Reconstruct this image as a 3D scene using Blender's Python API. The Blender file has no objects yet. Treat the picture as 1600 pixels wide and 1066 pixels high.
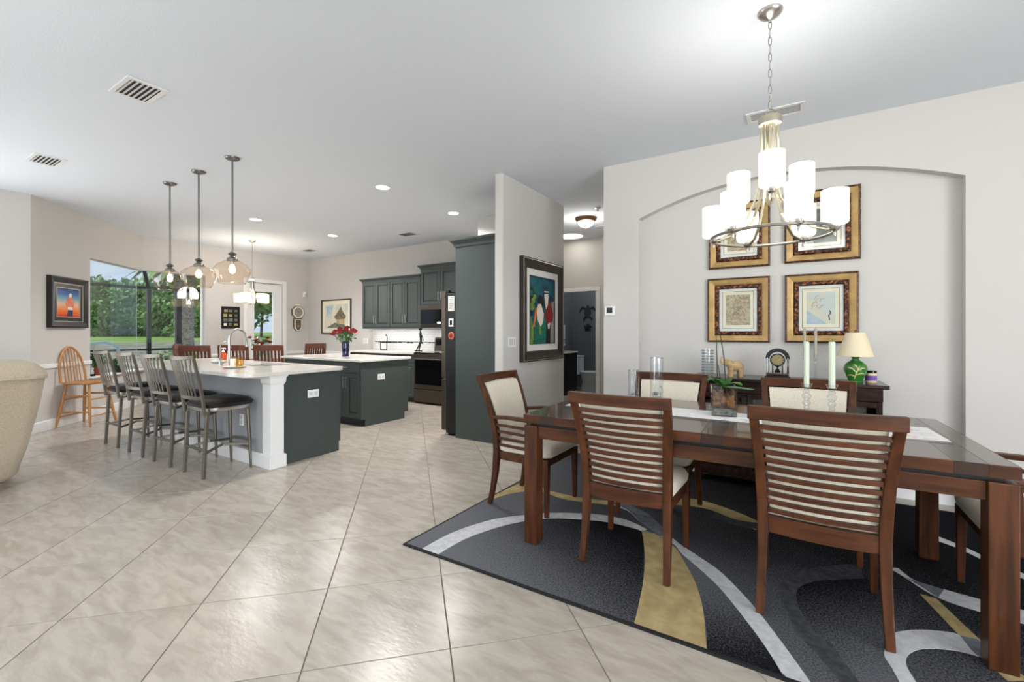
import bpy, bmesh, math, random
from mathutils import Vector, Matrix
random.seed(7)
PI = math.pi
scene = bpy.context.scene
COL = scene.collection

# ------------------------------------------------------------------ camera
cam = bpy.data.cameras.new('camera'); camo = bpy.data.objects.new('camera', cam)
COL.objects.link(camo); scene.camera = camo
camo.location = (0, 0, 1.31); camo.rotation_euler = (PI/2, 0, math.radians(32.36))
cam.sensor_width = 36.0; cam.lens = 36.0*700/1600; cam.shift_y = -15.0/1600
cam.clip_start = .05; cam.clip_end = 300

# ------------------------------------------------------------------ world, exposure, large lights
W = bpy.data.worlds.new('sky'); scene.world = W; W.use_nodes = True
bg = W.node_tree.nodes['Background']
bg.inputs[0].default_value = (.62, .74, .88, 1); bg.inputs[1].default_value = 1.0
scene.view_settings.view_transform = 'Standard'; scene.view_settings.look = 'None'
scene.view_settings.gamma = 1; scene.view_settings.use_curve_mapping = False
scene.view_settings.exposure = 0.1

def area(name, loc, rot, sx, sy, power, col=(1, 1, 1), spread=PI):
    l = bpy.data.lights.new(name, 'AREA'); l.shape = 'RECTANGLE'; l.size = sx; l.size_y = sy
    l.energy = power; l.color = col; l.spread = spread
    o = bpy.data.objects.new(name, l); COL.objects.link(o); o.location = loc; o.rotation_euler = rot
    return o
# added fill lights tilted towards the ceiling, at invented openings behind the camera
area('added_fill_back', (-3.4, -4.0, 1.35), (PI/2+.6, 0, 0), 6.6, 2.3, 30, (.97, .985, 1))
area('added_fill_side', (5.9, -1.7, 1.35), (PI/2+.5, 0, PI/2), 4.6, 2.4, 480, (.97, .985, 1))
area('added_fill_left', (-7.9, -1.3, 1.35), (PI/2+.6, 0, -PI/2), 4.2, 2.4, 130, (.95, .98, 1))
sun = bpy.data.lights.new('sun', 'SUN'); sun.energy = 3.0; sun.angle = .5; sun.color = (1, .96, .9)
so = bpy.data.objects.new('sun', sun); COL.objects.link(so); so.location = (-20, 0, 20)
so.rotation_euler = (math.radians(38), 0, math.radians(-50))

# ------------------------------------------------------------------ helpers
def s2l(c):
    return tuple(((x/255)/12.92 if x/255 <= .04045 else ((x/255+.055)/1.055)**2.4) for x in c)
MATS = {}
def mat(name, col, rough=.5, metal=0., spec=.5, col2=None, nscale=8., nstretch=(1, 1, 1), ramp=(.35, .65), bump=0., bscale=60., bstretch=None,
        trans=0., ior=1.45, emit=None, estr=0., coat=0., sheen=0., rnd=0., detail=4., alpha=1., distort=0.):
    m = bpy.data.materials.new(name); m.use_nodes = True; MATS[name] = m
    nt = m.node_tree; N = nt.nodes; L = nt.links; b = N['Principled BSDF']
    c = s2l(col) + (1,)
    b.inputs['Base Color'].default_value = c; b.inputs['Roughness'].default_value = rough
    b.inputs['Metallic'].default_value = metal; b.inputs['Specular IOR Level'].default_value = spec
    b.inputs['Transmission Weight'].default_value = trans; b.inputs['IOR'].default_value = ior
    b.inputs['Coat Weight'].default_value = coat; b.inputs['Sheen Weight'].default_value = sheen
    b.inputs['Alpha'].default_value = alpha
    if emit: b.inputs['Emission Color'].default_value = s2l(emit)+(1,); b.inputs['Emission Strength'].default_value = estr
    def coords(stretch, random_shift):
        tc = N.new('ShaderNodeTexCoord'); mp = N.new('ShaderNodeMapping'); L.new(tc.outputs['Object'], mp.inputs[0])
        mp.inputs['Scale'].default_value = stretch
        if random_shift:
            oi = N.new('ShaderNodeObjectInfo'); mu = N.new('ShaderNodeVectorMath'); mu.operation = 'SCALE'
            cb = N.new('ShaderNodeCombineXYZ')
            L.new(oi.outputs['Random'], cb.inputs[0]); L.new(oi.outputs['Random'], cb.inputs[1]); L.new(oi.outputs['Random'], cb.inputs[2])
            L.new(cb.outputs[0], mu.inputs[0]); mu.inputs['Scale'].default_value = 37.
            L.new(mu.outputs[0], mp.inputs['Location'])
        return mp.outputs[0]
    if col2:
        v = coords(nstretch, True)
        n = N.new('ShaderNodeTexNoise'); n.inputs['Scale'].default_value = nscale; n.inputs['Detail'].default_value = detail
        n.inputs['Distortion'].default_value = distort
        L.new(v, n.inputs['Vector'])
        r = N.new('ShaderNodeValToRGB'); r.color_ramp.elements[0].position = ramp[0]; r.color_ramp.elements[1].position = ramp[1]
        r.color_ramp.elements[0].color = c; r.color_ramp.elements[1].color = s2l(col2)+(1,)
        L.new(n.outputs['Fac'], r.inputs[0]); out = r.outputs[0]
        if rnd:
            oi = N.new('ShaderNodeObjectInfo'); hs = N.new('ShaderNodeHueSaturation')
            ma = N.new('ShaderNodeMapRange'); ma.inputs['To Min'].default_value = 1-rnd; ma.inputs['To Max'].default_value = 1+rnd
            L.new(oi.outputs['Random'], ma.inputs[0]); L.new(ma.outputs[0], hs.inputs['Value']); L.new(out, hs.inputs['Color']); out = hs.outputs[0]
        L.new(out, b.inputs['Base Color'])
    if bump:
        v = coords(bstretch or (1, 1, 1), False)
        n = N.new('ShaderNodeTexNoise'); n.inputs['Scale'].default_value = bscale; n.inputs['Detail'].default_value = 3
        L.new(v, n.inputs['Vector'])
        bp = N.new('ShaderNodeBump'); bp.inputs['Strength'].default_value = bump; bp.inputs['Distance'].default_value = .01
        L.new(n.outputs['Fac'], bp.inputs['Height']); L.new(bp.outputs[0], b.inputs['Normal'])
    return m
def thin_glass(name, tint=(255, 255, 255), ior=1.5, rough=.0):
    m = bpy.data.materials.new(name); m.use_nodes = True; nt = m.node_tree; N = nt.nodes; L = nt.links
    N.remove(N['Principled BSDF']); o = N['Material Output']
    t = N.new('ShaderNodeBsdfTransparent'); t.inputs[0].default_value = s2l(tint)+(1,)
    g = N.new('ShaderNodeBsdfGlossy'); g.inputs['Roughness'].default_value = rough
    lw = N.new('ShaderNodeLayerWeight'); lw.inputs[0].default_value = .5      # Schlick reflectance, the same for both faces
    pw = N.new('ShaderNodeMath'); pw.operation = 'POWER'; pw.inputs[1].default_value = 5; L.new(lw.outputs['Facing'], pw.inputs[0])
    f = N.new('ShaderNodeMath'); f.operation = 'MULTIPLY_ADD'; f.inputs[1].default_value = .95; f.inputs[2].default_value = ((ior-1)/(ior+1))**2; L.new(pw.outputs[0], f.inputs[0])
    mx = N.new('ShaderNodeMixShader'); L.new(f.outputs[0], mx.inputs[0]); L.new(t.outputs[0], mx.inputs[1]); L.new(g.outputs[0], mx.inputs[2])
    L.new(mx.outputs[0], o.inputs[0]); MATS[name] = m; return m

class MB:
    def __init__(s): s.v = []; s.f = []
    def add(s, vs, fs):
        n = len(s.v); s.v += [tuple(p) for p in vs]; s.f += [tuple(i+n for i in f) for f in fs]; return s
    def box(s, x0, x1, y0, y1, z0, z1):
        return s.add([(x0,y0,z0),(x1,y0,z0),(x1,y1,z0),(x0,y1,z0),(x0,y0,z1),(x1,y0,z1),(x1,y1,z1),(x0,y1,z1)],
                     [(0,3,2,1),(4,5,6,7),(0,1,5,4),(1,2,6,5),(2,3,7,6),(3,0,4,7)])
    def cbox(s, c, sz): 
        return s.box(c[0]-sz[0]/2, c[0]+sz[0]/2, c[1]-sz[1]/2, c[1]+sz[1]/2, c[2]-sz[2]/2, c[2]+sz[2]/2)
    def loft(s, rings, cap=True, close=False):
        n = len(rings[0]); vs = [p for r in rings for p in r]; fs = []
        m = len(rings)
        for k in range(m if close else m-1):
            a = k*n; b = ((k+1) % m)*n
            for i in range(n): j = (i+1) % n; fs.append((a+i, a+j, b+j, b+i))
        if cap and not close: fs.append(tuple(range(n-1, -1, -1))); fs.append(tuple(range((m-1)*n, m*n)))
        return s.add(vs, fs)
    def lathe(s, prof, n=24, c=(0, 0, 0), cap=True):
        rings = [[(c[0]+r*math.cos(2*PI*i/n), c[1]+r*math.sin(2*PI*i/n), c[2]+z) for i in range(n)] for r, z in prof]
        return s.loft(rings, cap)
    def cyl(s, p0, p1, r0, r1=None, n=12): return s.tube([p0, p1], [r0, r0 if r1 is None else r1], n)
    def tube(s, pts, r, n=8, close=False):
        pts = [Vector(p) for p in pts]; m = len(pts)
        rs = r if isinstance(r, (list, tuple)) else [r]*m
        rings = []; ref = None
        for i, p in enumerate(pts):
            if close: t = pts[(i+1) % m]-pts[i-1]
            else: t = pts[min(i+1, m-1)]-pts[max(i-1, 0)]
            t.normalize()
            if ref is None: ref = Vector((0, 0, 1)) if abs(t.z) < .9 else Vector((1, 0, 0))
            a = (ref-t*ref.dot(t)).normalized(); ref = a; b = t.cross(a)
            rings.append([p+a*rs[i]*math.cos(2*PI*k/n)+b*rs[i]*math.sin(2*PI*k/n) for k in range(n)])
        return s.loft(rings, True, close)
    def ribbon(s, pts, w, h, up=(0, 0, 1), close=False):
        """rectangular section swept along pts: w across (horizontal), h along up; w,h may be lists"""
        pts = [Vector(p) for p in pts]; m = len(pts); up = Vector(up); rings = []
        for i, p in enumerate(pts):
            t = (pts[(i+1) % m]-pts[i-1]) if close else (pts[min(i+1, m-1)]-pts[max(i-1, 0)])
            t.normalize(); sd = t.cross(up).normalized(); u = sd.cross(t).normalized()
            ww = (w[i] if isinstance(w, (list, tuple)) else w)/2; hh = (h[i] if isinstance(h, (list, tuple)) else h)/2
            rings.append([p-sd*ww-u*hh, p+sd*ww-u*hh, p+sd*ww+u*hh, p-sd*ww+u*hh])
        return s.loft(rings, True, close)
    def prism(s, poly, z0, z1, axis='z'):
        def P(a, b, c): return {'z': (a, b, c), 'y': (a, c, b), 'x': (c, a, b)}[axis]
        return s.loft([[P(a, b, z0) for a, b in poly], [P(a, b, z1) for a, b in poly]])
    def sphere(s, c, r, n=12, m=8, sq=(1, 1, 1)):
        rings = []
        for k in range(1, m):
            t = PI*k/m; rings.append([(c[0]+sq[0]*r*math.sin(t)*math.cos(2*PI*i/n), c[1]+sq[1]*r*math.sin(t)*math.sin(2*PI*i/n), c[2]-sq[2]*r*math.cos(t)) for i in range(n)])
        return s.loft(rings)
    def flat(s, pts): return s.add(pts, [tuple(range(len(pts)))])
    def xf(s, M):
        s.v = [tuple(M @ Vector(p)) for p in s.v]; return s
    def mesh(s, name, m, smooth=False):
        me = bpy.data.meshes.new(name); me.from_pydata(s.v, [], s.f); me.validate()
        bm = bmesh.new(); bm.from_mesh(me); bmesh.ops.recalc_face_normals(bm, faces=bm.faces); bm.to_mesh(me); bm.free()
        if m: me.materials.append(MATS[m] if isinstance(m, str) else m)
        if smooth:
            me.shade_smooth(); me.set_sharp_from_angle(angle=.7)
        return me
    def obj(s, name, m, parent=None, smooth=False, bevel=0., seg=2, sub=0):
        o = bpy.data.objects.new(name, s.mesh(name, m, smooth or sub > 0)); COL.objects.link(o)
        if parent: o.parent = parent
        if bevel:
            b = o.modifiers.new('bevel', 'BEVEL'); b.width = bevel; b.segments = seg; b.limit_method = 'ANGLE'; b.angle_limit = .6
        if sub:
            d = o.modifiers.new('sub', 'SUBSURF'); d.levels = sub; d.render_levels = sub
        return o
def B(*a): return MB().box(*a)
def tag(o, label, cat, group=None, kind=None):
    if label: o['label'] = label
    if cat: o['category'] = cat
    if group: o['group'] = group
    if kind: o['kind'] = kind
    return o
def thing(name, label, cat, loc=(0, 0, 0), rz=0., group=None):
    o = bpy.data.objects.new(name, None); COL.objects.link(o); o.location = loc; o.rotation_euler = (0, 0, rz); o.empty_display_size = .1
    return tag(o, label, cat, group)
def struct(o): o['kind'] = 'structure'; return o
def copy_tree(root, loc, rz, label=None, group=None):
    def rec(o, parent):
        c = o.copy(); COL.objects.link(c); c.parent = parent
        for ch in o.children: rec(ch, c)
        return c
    r = rec(root, None); r.location = loc; r.rotation_euler = (0, 0, rz)
    if label: r['label'] = label
    if group: r['group'] = group
    return r
def arc(cx, cy, r, a0, a1, n): return [(cx+r*math.cos(a0+(a1-a0)*i/n), cy+r*math.sin(a0+(a1-a0)*i/n)) for i in range(n+1)]
def rrect(x0, x1, y0, y1, r, n=5):
    return arc(x1-r, y1-r, r, 0, PI/2, n)+arc(x0+r, y1-r, r, PI/2, PI, n)+arc(x0+r, y0+r, r, PI, 1.5*PI, n)+arc(x1-r, y0+r, r, 1.5*PI, 2*PI, n)
def lamp(name, loc, power, col=(1, .85, .65), r=.04, parent=None):
    l = bpy.data.lights.new(name, 'POINT'); l.energy = power; l.color = col; l.shadow_soft_size = r
    o = bpy.data.objects.new(name, l); COL.objects.link(o); o.location = loc
    if parent: o.parent = parent
    return o

# ------------------------------------------------------------------ materials
mat('wall_paint', (206, 203, 198), .85, spec=.2, bump=.04, bscale=140)
mat('wall_nook_paint', (204, 200, 196), .85, spec=.2, bump=.04, bscale=140)
mat('ceiling_paint', (222, 227, 234), .9, spec=.1, bump=.12, bscale=90)
mat('trim_white', (232, 232, 232), .4)
mat('knee_wall_shaded', (156, 158, 162), .7, spec=.3)  # shade on the white knee wall, put in as a darker grey
mat('tile', (178, 169, 157), .24, col2=(160, 151, 139), nscale=5.0, nstretch=(1, 3.2, 1), detail=14, ramp=(.38, .66), bump=.12, bscale=22, bstretch=(1, 2.5, 1), rnd=.04, distort=.7)
mat('grout', (118, 108, 96), .8)
mat('bath_paint', (84, 88, 92), .8)
mat('cabinet_paint', (68, 75, 73), .42, spec=.35)
mat('cabinet_groove', (44, 50, 50), .5)
mat('quartz', (222, 217, 210), .12, col2=(211, 205, 197), nscale=9, detail=8, ramp=(.4, .75))
mat('steel', (190, 188, 184), .28, metal=1)
mat('chrome', (220, 220, 222), .08, metal=1)
mat('nickel', (176, 172, 164), .3, metal=1)
mat('dark_nickel', (128, 126, 122), .32, metal=1)
mat('champagne_metal', (208, 200, 176), .3, metal=1)
mat('pewter', (112, 106, 97), .42, metal=.8)
mat('slate_metal', (84, 76, 68), .38, metal=.7)
mat('black_gloss', (10, 10, 11), .1)
mat('black_matte', (16, 16, 17), .5)
mat('leather_black', (16, 15, 16), .38, bump=.1, bscale=60)
for ax, st in (('x', (1.2, 14, 14)), ('y', (14, 1.2, 14)), ('z', (14, 14, 1.2))):
    mat('wood_'+ax, (56, 30, 16), .36, spec=.3, col2=(88, 51, 28), nscale=2.2, nstretch=st, detail=6, coat=.08, bump=.03, bscale=3, bstretch=st)
    mat('chairwood_'+ax, (58, 31, 16), .38, spec=.3, col2=(88, 49, 26), nscale=2.2, nstretch=st, detail=6, coat=.05)
    mat('darkwood_'+ax, (36, 22, 18), .26, col2=(54, 34, 27), nscale=2.2, nstretch=st, detail=6, coat=.3)
    mat('oak_'+ax, (188, 138, 84), .4, col2=(170, 116, 64), nscale=2.5, nstretch=st, detail=5)
mat('tabletop_x', (84, 58, 46), .2, col2=(64, 43, 34), nscale=2.2, nstretch=(1.2, 14, 14), detail=6, coat=.5)
mat('inlay', (52, 34, 28), .22, coat=.4)
mat('inlay_edge', (50, 27, 16), .4)
mat('red_wood', (86, 42, 24), .4, col2=(106, 56, 34), nscale=3, nstretch=(8, 8, 1), coat=.2)
mat('cream_fabric', (222, 214, 196), .9, spec=.1, sheen=.2, col2=(206, 197, 178), nscale=160, bump=.25, bscale=420)
mat('sofa_fabric', (196, 182, 160), .95, spec=.1, sheen=.3, col2=(176, 162, 140), nscale=120, bump=.5, bscale=300)
mat('rug_charcoal', (104, 105, 108), .98, spec=.05, col2=(46, 47, 50), nscale=38, detail=12, ramp=(.28, .72), bump=.6, bscale=260)
mat('rug_black', (66, 67, 70), .98, spec=.05, col2=(14, 14, 16), nscale=38, detail=12, ramp=(.3, .7), bump=.6, bscale=260)
mat('rug_band', (76, 77, 80), .98, spec=.05, col2=(60, 61, 64), nscale=30, bump=.5, bscale=260)
mat('rug_white', (206, 206, 206), .98, spec=.05, col2=(188, 188, 190), nscale=30, bump=.5, bscale=260)
mat('rug_slate', (118, 122, 128), .98, spec=.05, col2=(100, 104, 112), nscale=30, bump=.5, bscale=260)
mat('rug_gold', (182, 162, 118), .98, spec=.05, col2=(160, 140, 98), nscale=14, bump=.5, bscale=260)
mat('rug_binding', (24, 24, 26), .9)
mat('white_linen', (234, 234, 232), .9, col2=(214, 216, 220), nscale=40, ramp=(.55, .75))
mat('candle', (206, 217, 194), .5)
mat('candle_grey', (172, 170, 152), .5)
thin_glass('clear_glass', (248, 250, 251), 1.9)
thin_glass('crystal', (250, 252, 253), 2.1)
thin_glass('window_glass', (250, 252, 252), 1.5)
thin_glass('vase_glass', (252, 253, 254), 1.5)
thin_glass('amber_glass', (252, 236, 196), 1.5)
thin_glass('pendant_glass', (250, 242, 234), 1.6)
mat('lit_shade', (255, 252, 244), .4, emit=(255, 248, 236), estr=.95)
mat('lit_cream_shade', (250, 236, 205), .5, emit=(255, 226, 170), estr=1.5)
mat('bulb', (255, 220, 160), .3, emit=(255, 214, 150), estr=40)
mat('lit_disk', (255, 255, 250), .5, emit=(255, 250, 240), estr=7)
mat('lit_dome', (255, 250, 238), .5, emit=(255, 246, 230), estr=3.0)
mat('vent_dark', (34, 34, 35), .8)
mat('vent_white', (224, 224, 224), .5)
mat('plastic_white', (238, 238, 236), .35)
mat('plastic_line', (206, 206, 204), .5)
mat('screen_dark', (28, 36, 34), .2)
mat('gold_leaf', (190, 158, 104), .45, metal=.35, col2=(168, 136, 84), nscale=10)
mat('carved_frame', (52, 24, 15), .35, metal=.3, col2=(164, 104, 62), nscale=46, ramp=(.5, .66), bump=.8, bscale=60)
mat('bead_frame', (66, 40, 26), .4, metal=.2, col2=(110, 78, 52), nscale=70, ramp=(.5, .62))
mat('mat_white', (232, 230, 225), .8)
mat('mat_cream', (240, 230, 206), .8)
mat('print_tan', (196, 176, 136), .8, col2=(156, 130, 92), nscale=16, ramp=(.45, .62), detail=3, distort=2.5)
mat('print_pale', (206, 208, 204), .8, col2=(222, 212, 184), nscale=8, ramp=(.4, .65))
mat('print_blue', (160, 180, 206), .8, col2=(200, 206, 206), nscale=12)
mat('print_grey', (126, 132, 116), .8, col2=(96, 100, 90), nscale=14, ramp=(.4, .6))
mat('print_ink', (40, 52, 70), .8)
mat('print_line', (112, 96, 72), .8)
mat('black_frame', (22, 16, 14), .3, coat=.3)
mat('espresso_frame', (46, 36, 32), .32, coat=.3)
mat('silver_fillet', (178, 168, 156), .4, metal=.4)
mat('paint_teal', (10, 104, 112), .5, col2=(16, 62, 92), nscale=7)
mat('paint_green', (20, 122, 96), .5, col2=(22, 88, 74), nscale=18)
mat('paint_lime', (132, 160, 60), .5, col2=(80, 120, 52), nscale=20)
mat('paint_red', (150, 38, 32), .5, col2=(120, 24, 24), nscale=18)
mat('paint_dark', (26, 22, 34), .5)
mat('paint_navy', (30, 36, 86), .5)
mat('paint_skin', (232, 222, 206), .6)
mat('paint_orange', (226, 122, 62), .5)
mat('paint_grey', (150, 150, 144), .6)
mat('paint_scarlet', (206, 84, 56), .5, col2=(226, 150, 110), nscale=24)
mat('print_sketch', (226, 218, 196), .8, col2=(196, 206, 196), nscale=5, ramp=(.4, .6))
mat('print_sketch_dark', (92, 82, 66), .8, col2=(140, 130, 104), nscale=30)
mat('cobalt_glass', (9, 12, 56), .06, spec=.8)
mat('rose_red', (118, 12, 28), .6, col2=(156, 28, 46), nscale=40)
mat('rose_pink', (238, 176, 172), .6)
mat('leaf_green', (34, 74, 30), .5, col2=(56, 104, 44), nscale=12)
mat('orchid_leaf', (30, 84, 28), .3, col2=(50, 116, 44), nscale=9)
mat('stem_dark', (38, 40, 36), .6)
mat('bark', (132, 92, 56), .9, col2=(60, 42, 30), nscale=30, ramp=(.4, .6), bump=.8, bscale=40)
mat('pebbles', (126, 122, 110), .6, col2=(78, 84, 80), nscale=50, ramp=(.4, .6))
mat('lamp_green', (44, 108, 36), .14, coat=.6, col2=(58, 128, 50), nscale=5)
mat('leaf_cream', (214, 206, 140), .4)
mat('shade_cream', (230, 216, 184), .8)
mat('elephant_wood', (200, 172, 126), .5, col2=(176, 146, 100), nscale=12, nstretch=(1, 1, 5))
mat('purple_label', (120, 84, 160), .6)
mat('wax_cream', (222, 206, 170), .5)
mat('orange_soap', (190, 82, 42), .2)
mat('clock_gold', (170, 152, 110), .35, metal=.7)
mat('clock_case', (96, 86, 74), .5)
mat('porcelain', (196, 202, 206), .2)
mat('magnet_orange', (196, 110, 70), .5)
mat('grass', (128, 156, 72), .95, col2=(98, 132, 58), nscale=.6)
mat('mulch', (142, 138, 126), .95, col2=(104, 110, 92), nscale=1.2, ramp=(.4, .6), detail=10)
mat('lanai_paving', (176, 170, 160), .7)
mat('foliage_dark', (96, 128, 84), .8, col2=(122, 150, 100), nscale=.8)
mat('foliage_mid', (112, 146, 88), .8, col2=(140, 168, 104), nscale=.8)
mat('foliage_pale', (124, 152, 108), .8, col2=(150, 174, 122), nscale=.8)
mat('trunk', (98, 92, 82), .9, col2=(70, 64, 56), nscale=12, bump=.8, bscale=20)
mat('palm_trunk', (188, 182, 168), .9, col2=(120, 114, 104), nscale=14, nstretch=(1, 1, 2), bump=1, bscale=14)
mat('cage_metal', (30, 31, 38), .4)
mat('hose_blue', (150, 186, 196), .4)
mat('terracotta', (140, 62, 42), .7)
mat('towel', (186, 188, 190), .95)
mat('bronze', (128, 96, 66), .35, metal=.8)
# backsplash: courses too small to pick apart, so a brick pattern in the material
def backsplash_mat():
    m = bpy.data.materials.new('backsplash'); m.use_nodes = True; N = m.node_tree.nodes; L = m.node_tree.links; MATS['backsplash'] = m
    tc = N.new('ShaderNodeTexCoord'); mp = N.new('ShaderNodeMapping'); mp.inputs['Rotation'].default_value = (PI/2, 0, 0)
    br = N.new('ShaderNodeTexBrick'); br.inputs['Scale'].default_value = 1; br.inputs['Brick Width'].default_value = .15; br.inputs['Row Height'].default_value = .05
    br.inputs['Mortar Size'].default_value = .003; br.inputs['Color1'].default_value = (.78, .78, .78, 1); br.inputs['Color2'].default_value = (.7, .7, .71, 1); br.inputs['Mortar'].default_value = (.5, .5, .5, 1)
    L.new(tc.outputs['Object'], mp.inputs[0]); L.new(mp.outputs[0], br.inputs[0]); L.new(br.outputs[0], N['Principled BSDF'].inputs['Base Color'])
    N['Principled BSDF'].inputs['Roughness'].default_value = .25
backsplash_mat()
def sunset_mat():
    m = bpy.data.materials.new('sunset_print'); m.use_nodes = True; N = m.node_tree.nodes; L = m.node_tree.links; MATS['sunset_print'] = m
    tc = N.new('ShaderNodeTexCoord'); sp = N.new('ShaderNodeSeparateXYZ'); mr = N.new('ShaderNodeMapRange'); r = N.new('ShaderNodeValToRGB')
    mr.inputs['From Min'].default_value = -.2; mr.inputs['From Max'].default_value = .2
    L.new(tc.outputs['Object'], sp.inputs[0]); L.new(sp.outputs['Z'], mr.inputs[0]); L.new(mr.outputs[0], r.inputs[0])
    e = r.color_ramp.elements; e[0].color = s2l((206, 60, 30))+(1,); e[1].color = s2l((40, 56, 120))+(1,)
    for p, c in ((.22, (236, 120, 44)), (.45, (226, 186, 150)), (.62, (120, 170, 190)), (.8, (60, 100, 160))):
        k = e.new(p); k.color = s2l(c)+(1,)
    L.new(r.outputs[0], N['Principled BSDF'].inputs['Base Color']); N['Principled BSDF'].inputs['Roughness'].default_value = .15
sunset_mat()

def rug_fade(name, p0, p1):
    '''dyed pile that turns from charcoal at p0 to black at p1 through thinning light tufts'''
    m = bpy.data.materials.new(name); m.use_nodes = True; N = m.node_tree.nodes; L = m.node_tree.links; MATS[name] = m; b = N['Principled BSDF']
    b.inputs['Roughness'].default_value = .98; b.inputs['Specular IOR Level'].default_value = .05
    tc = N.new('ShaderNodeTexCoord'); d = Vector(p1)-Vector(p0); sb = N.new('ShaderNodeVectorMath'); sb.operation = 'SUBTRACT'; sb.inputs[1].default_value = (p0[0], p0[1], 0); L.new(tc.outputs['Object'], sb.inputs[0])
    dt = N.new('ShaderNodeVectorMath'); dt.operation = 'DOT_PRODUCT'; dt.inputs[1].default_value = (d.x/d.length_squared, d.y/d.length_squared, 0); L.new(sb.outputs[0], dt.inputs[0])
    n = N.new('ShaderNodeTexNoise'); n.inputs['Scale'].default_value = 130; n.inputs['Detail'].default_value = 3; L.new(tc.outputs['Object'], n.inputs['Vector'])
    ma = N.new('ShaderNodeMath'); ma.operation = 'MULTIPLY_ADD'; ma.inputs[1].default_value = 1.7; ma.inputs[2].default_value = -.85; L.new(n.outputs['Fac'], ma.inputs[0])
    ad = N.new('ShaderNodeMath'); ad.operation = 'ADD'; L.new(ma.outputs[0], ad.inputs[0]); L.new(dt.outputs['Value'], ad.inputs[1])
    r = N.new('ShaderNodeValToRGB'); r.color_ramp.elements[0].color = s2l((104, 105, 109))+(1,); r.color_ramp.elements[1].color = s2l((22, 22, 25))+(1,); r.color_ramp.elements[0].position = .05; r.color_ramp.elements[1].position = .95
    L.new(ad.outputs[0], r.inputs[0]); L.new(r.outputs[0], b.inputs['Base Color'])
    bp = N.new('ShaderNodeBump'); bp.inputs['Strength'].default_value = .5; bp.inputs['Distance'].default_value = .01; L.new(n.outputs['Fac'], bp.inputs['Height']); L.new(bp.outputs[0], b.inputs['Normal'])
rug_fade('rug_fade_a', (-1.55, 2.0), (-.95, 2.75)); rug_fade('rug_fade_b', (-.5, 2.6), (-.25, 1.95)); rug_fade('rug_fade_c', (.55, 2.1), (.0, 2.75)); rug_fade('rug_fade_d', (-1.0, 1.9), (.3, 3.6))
# ================================================================== STRUCTURE
CEIL = 3.05
floor = struct(B(-10.3, 6.32, -4.32, 9.9, -.15, -.004).obj('floor', 'grout'))
struct(B(-10.4, 6.4, -4.4, 9.95, CEIL, CEIL+.12).obj('ceiling', 'ceiling_paint'))
# bay wall frame: x along the wall, y outwards
BA = Vector((-8.2, 1.53)); BB = Vector((-10.05, 3.293)); BU = (BB-BA).normalized(); BLEN = (BB-BA).length
BN = Vector((-BU.y, BU.x)); BROT = math.atan2(BU.y, BU.x)
def bay(x, y=0.): p = BA+BU*x+BN*y; return (p.x, p.y)
# ---- floor tiles, laid diagonally, each its own piece
TA = .571; TU = Vector((.70711, -.70711)); TV = Vector((.70711, .70711)); T0 = Vector((-1.609, 1.83))
def clip(poly, n, c):      # keep n.p >= c
    out = []
    for i, p in enumerate(poly):
        q = poly[(i+1) % len(poly)]; dp = n.dot(p)-c; dq = n.dot(q)-c
        if dp >= 0: out.append(p)
        if (dp >= 0) != (dq >= 0): out.append(p+(q-p)*(dp/(dp-dq)))
    return out
FW = Vector((-math.sin(math.radians(32.36)), math.cos(math.radians(32.36)))); RT = Vector((FW.y, -FW.x))
def tile_mesh(poly, c):
    t = MB(); q = [(p-c)*.993+Vector((0, 0)) for p in poly]
    t.loft([[(p.x, p.y, -.012) for p in poly_in(poly, c, 0.)], [(p.x, p.y, -.0015) for p in poly_in(poly, c, 0.)], [(p.x, p.y, 0) for p in poly_in(poly, c, .0015)]])
    return t
def poly_in(poly, c, d):
    out = []
    for p in poly:
        v = p-c; L = v.length; out.append(v*((L-.0035-d)/L) if L > .02 else v)
    return out
full_mesh = None; ntile = 0; rest = MB(); cells = []
for i in range(-26, 32):
    for j in range(-26, 32):
        c = T0+TU*TA*(i+.5)+TV*TA*(j+.5)
        if not (-10.3 < c.x < 6.5 and -4.6 < c.y < 8.2): continue
        poly = [c+TU*TA*a+TV*TA*b for a, b in ((-.5, -.5), (.5, -.5), (.5, .5), (-.5, .5))]
        planes = [(Vector((-1, 0)), -6.2), (Vector((0, 1)), -4.2), (Vector((0, -1)), -7.9 if c.x > -4.1 else -6.6)]
        if c.y < 1.53-.1 and c.x > -9: planes.append((Vector((1, 0)), -8.22))
        else: planes += [(Vector((1, 0)), -10.08), (-BN, (-BN).dot(BA)-.03)]
        if c.x < -8.2 and c.y < 1.3: continue
        n0 = poly
        for n, k in planes: poly = clip(poly, n, k) if poly else poly
        if len(poly) < 3: continue
        dep = c.dot(FW); vis = False
        if dep > .35:
            x = 800+700*c.dot(RT)/dep; y = 518+700*1.31/dep
            vis = -260 < x < 1860 and y < 1500
        cells.append((vis, dep, poly, c, len(poly) == 4 and (sum(poly, Vector((0, 0)))/4-c).length < 1e-4))
viscells = sorted([k for k in cells if k[0]], key=lambda k: k[1])
shown = viscells[:298]; hidden = viscells[298:]+[k for k in cells if not k[0]]
for vis, dep, poly, c, whole in shown:
    if whole:
        if full_mesh is None: full_mesh = tile_mesh(poly, c).mesh('tile', 'tile')
        o = bpy.data.objects.new('tile', full_mesh)
    else: o = bpy.data.objects.new('tile', tile_mesh(poly, c).mesh('tile', 'tile'))
    COL.objects.link(o); o.location = (c.x, c.y, 0); o.parent = floor
for vis, dep, poly, c, whole in hidden:
    t = tile_mesh(poly, c); rest.add([(p[0]+c.x, p[1]+c.y, p[2]) for p in t.v], t.f)
rest.obj('tile_field', 'tile', floor)['kind'] = 'stuff'
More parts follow.
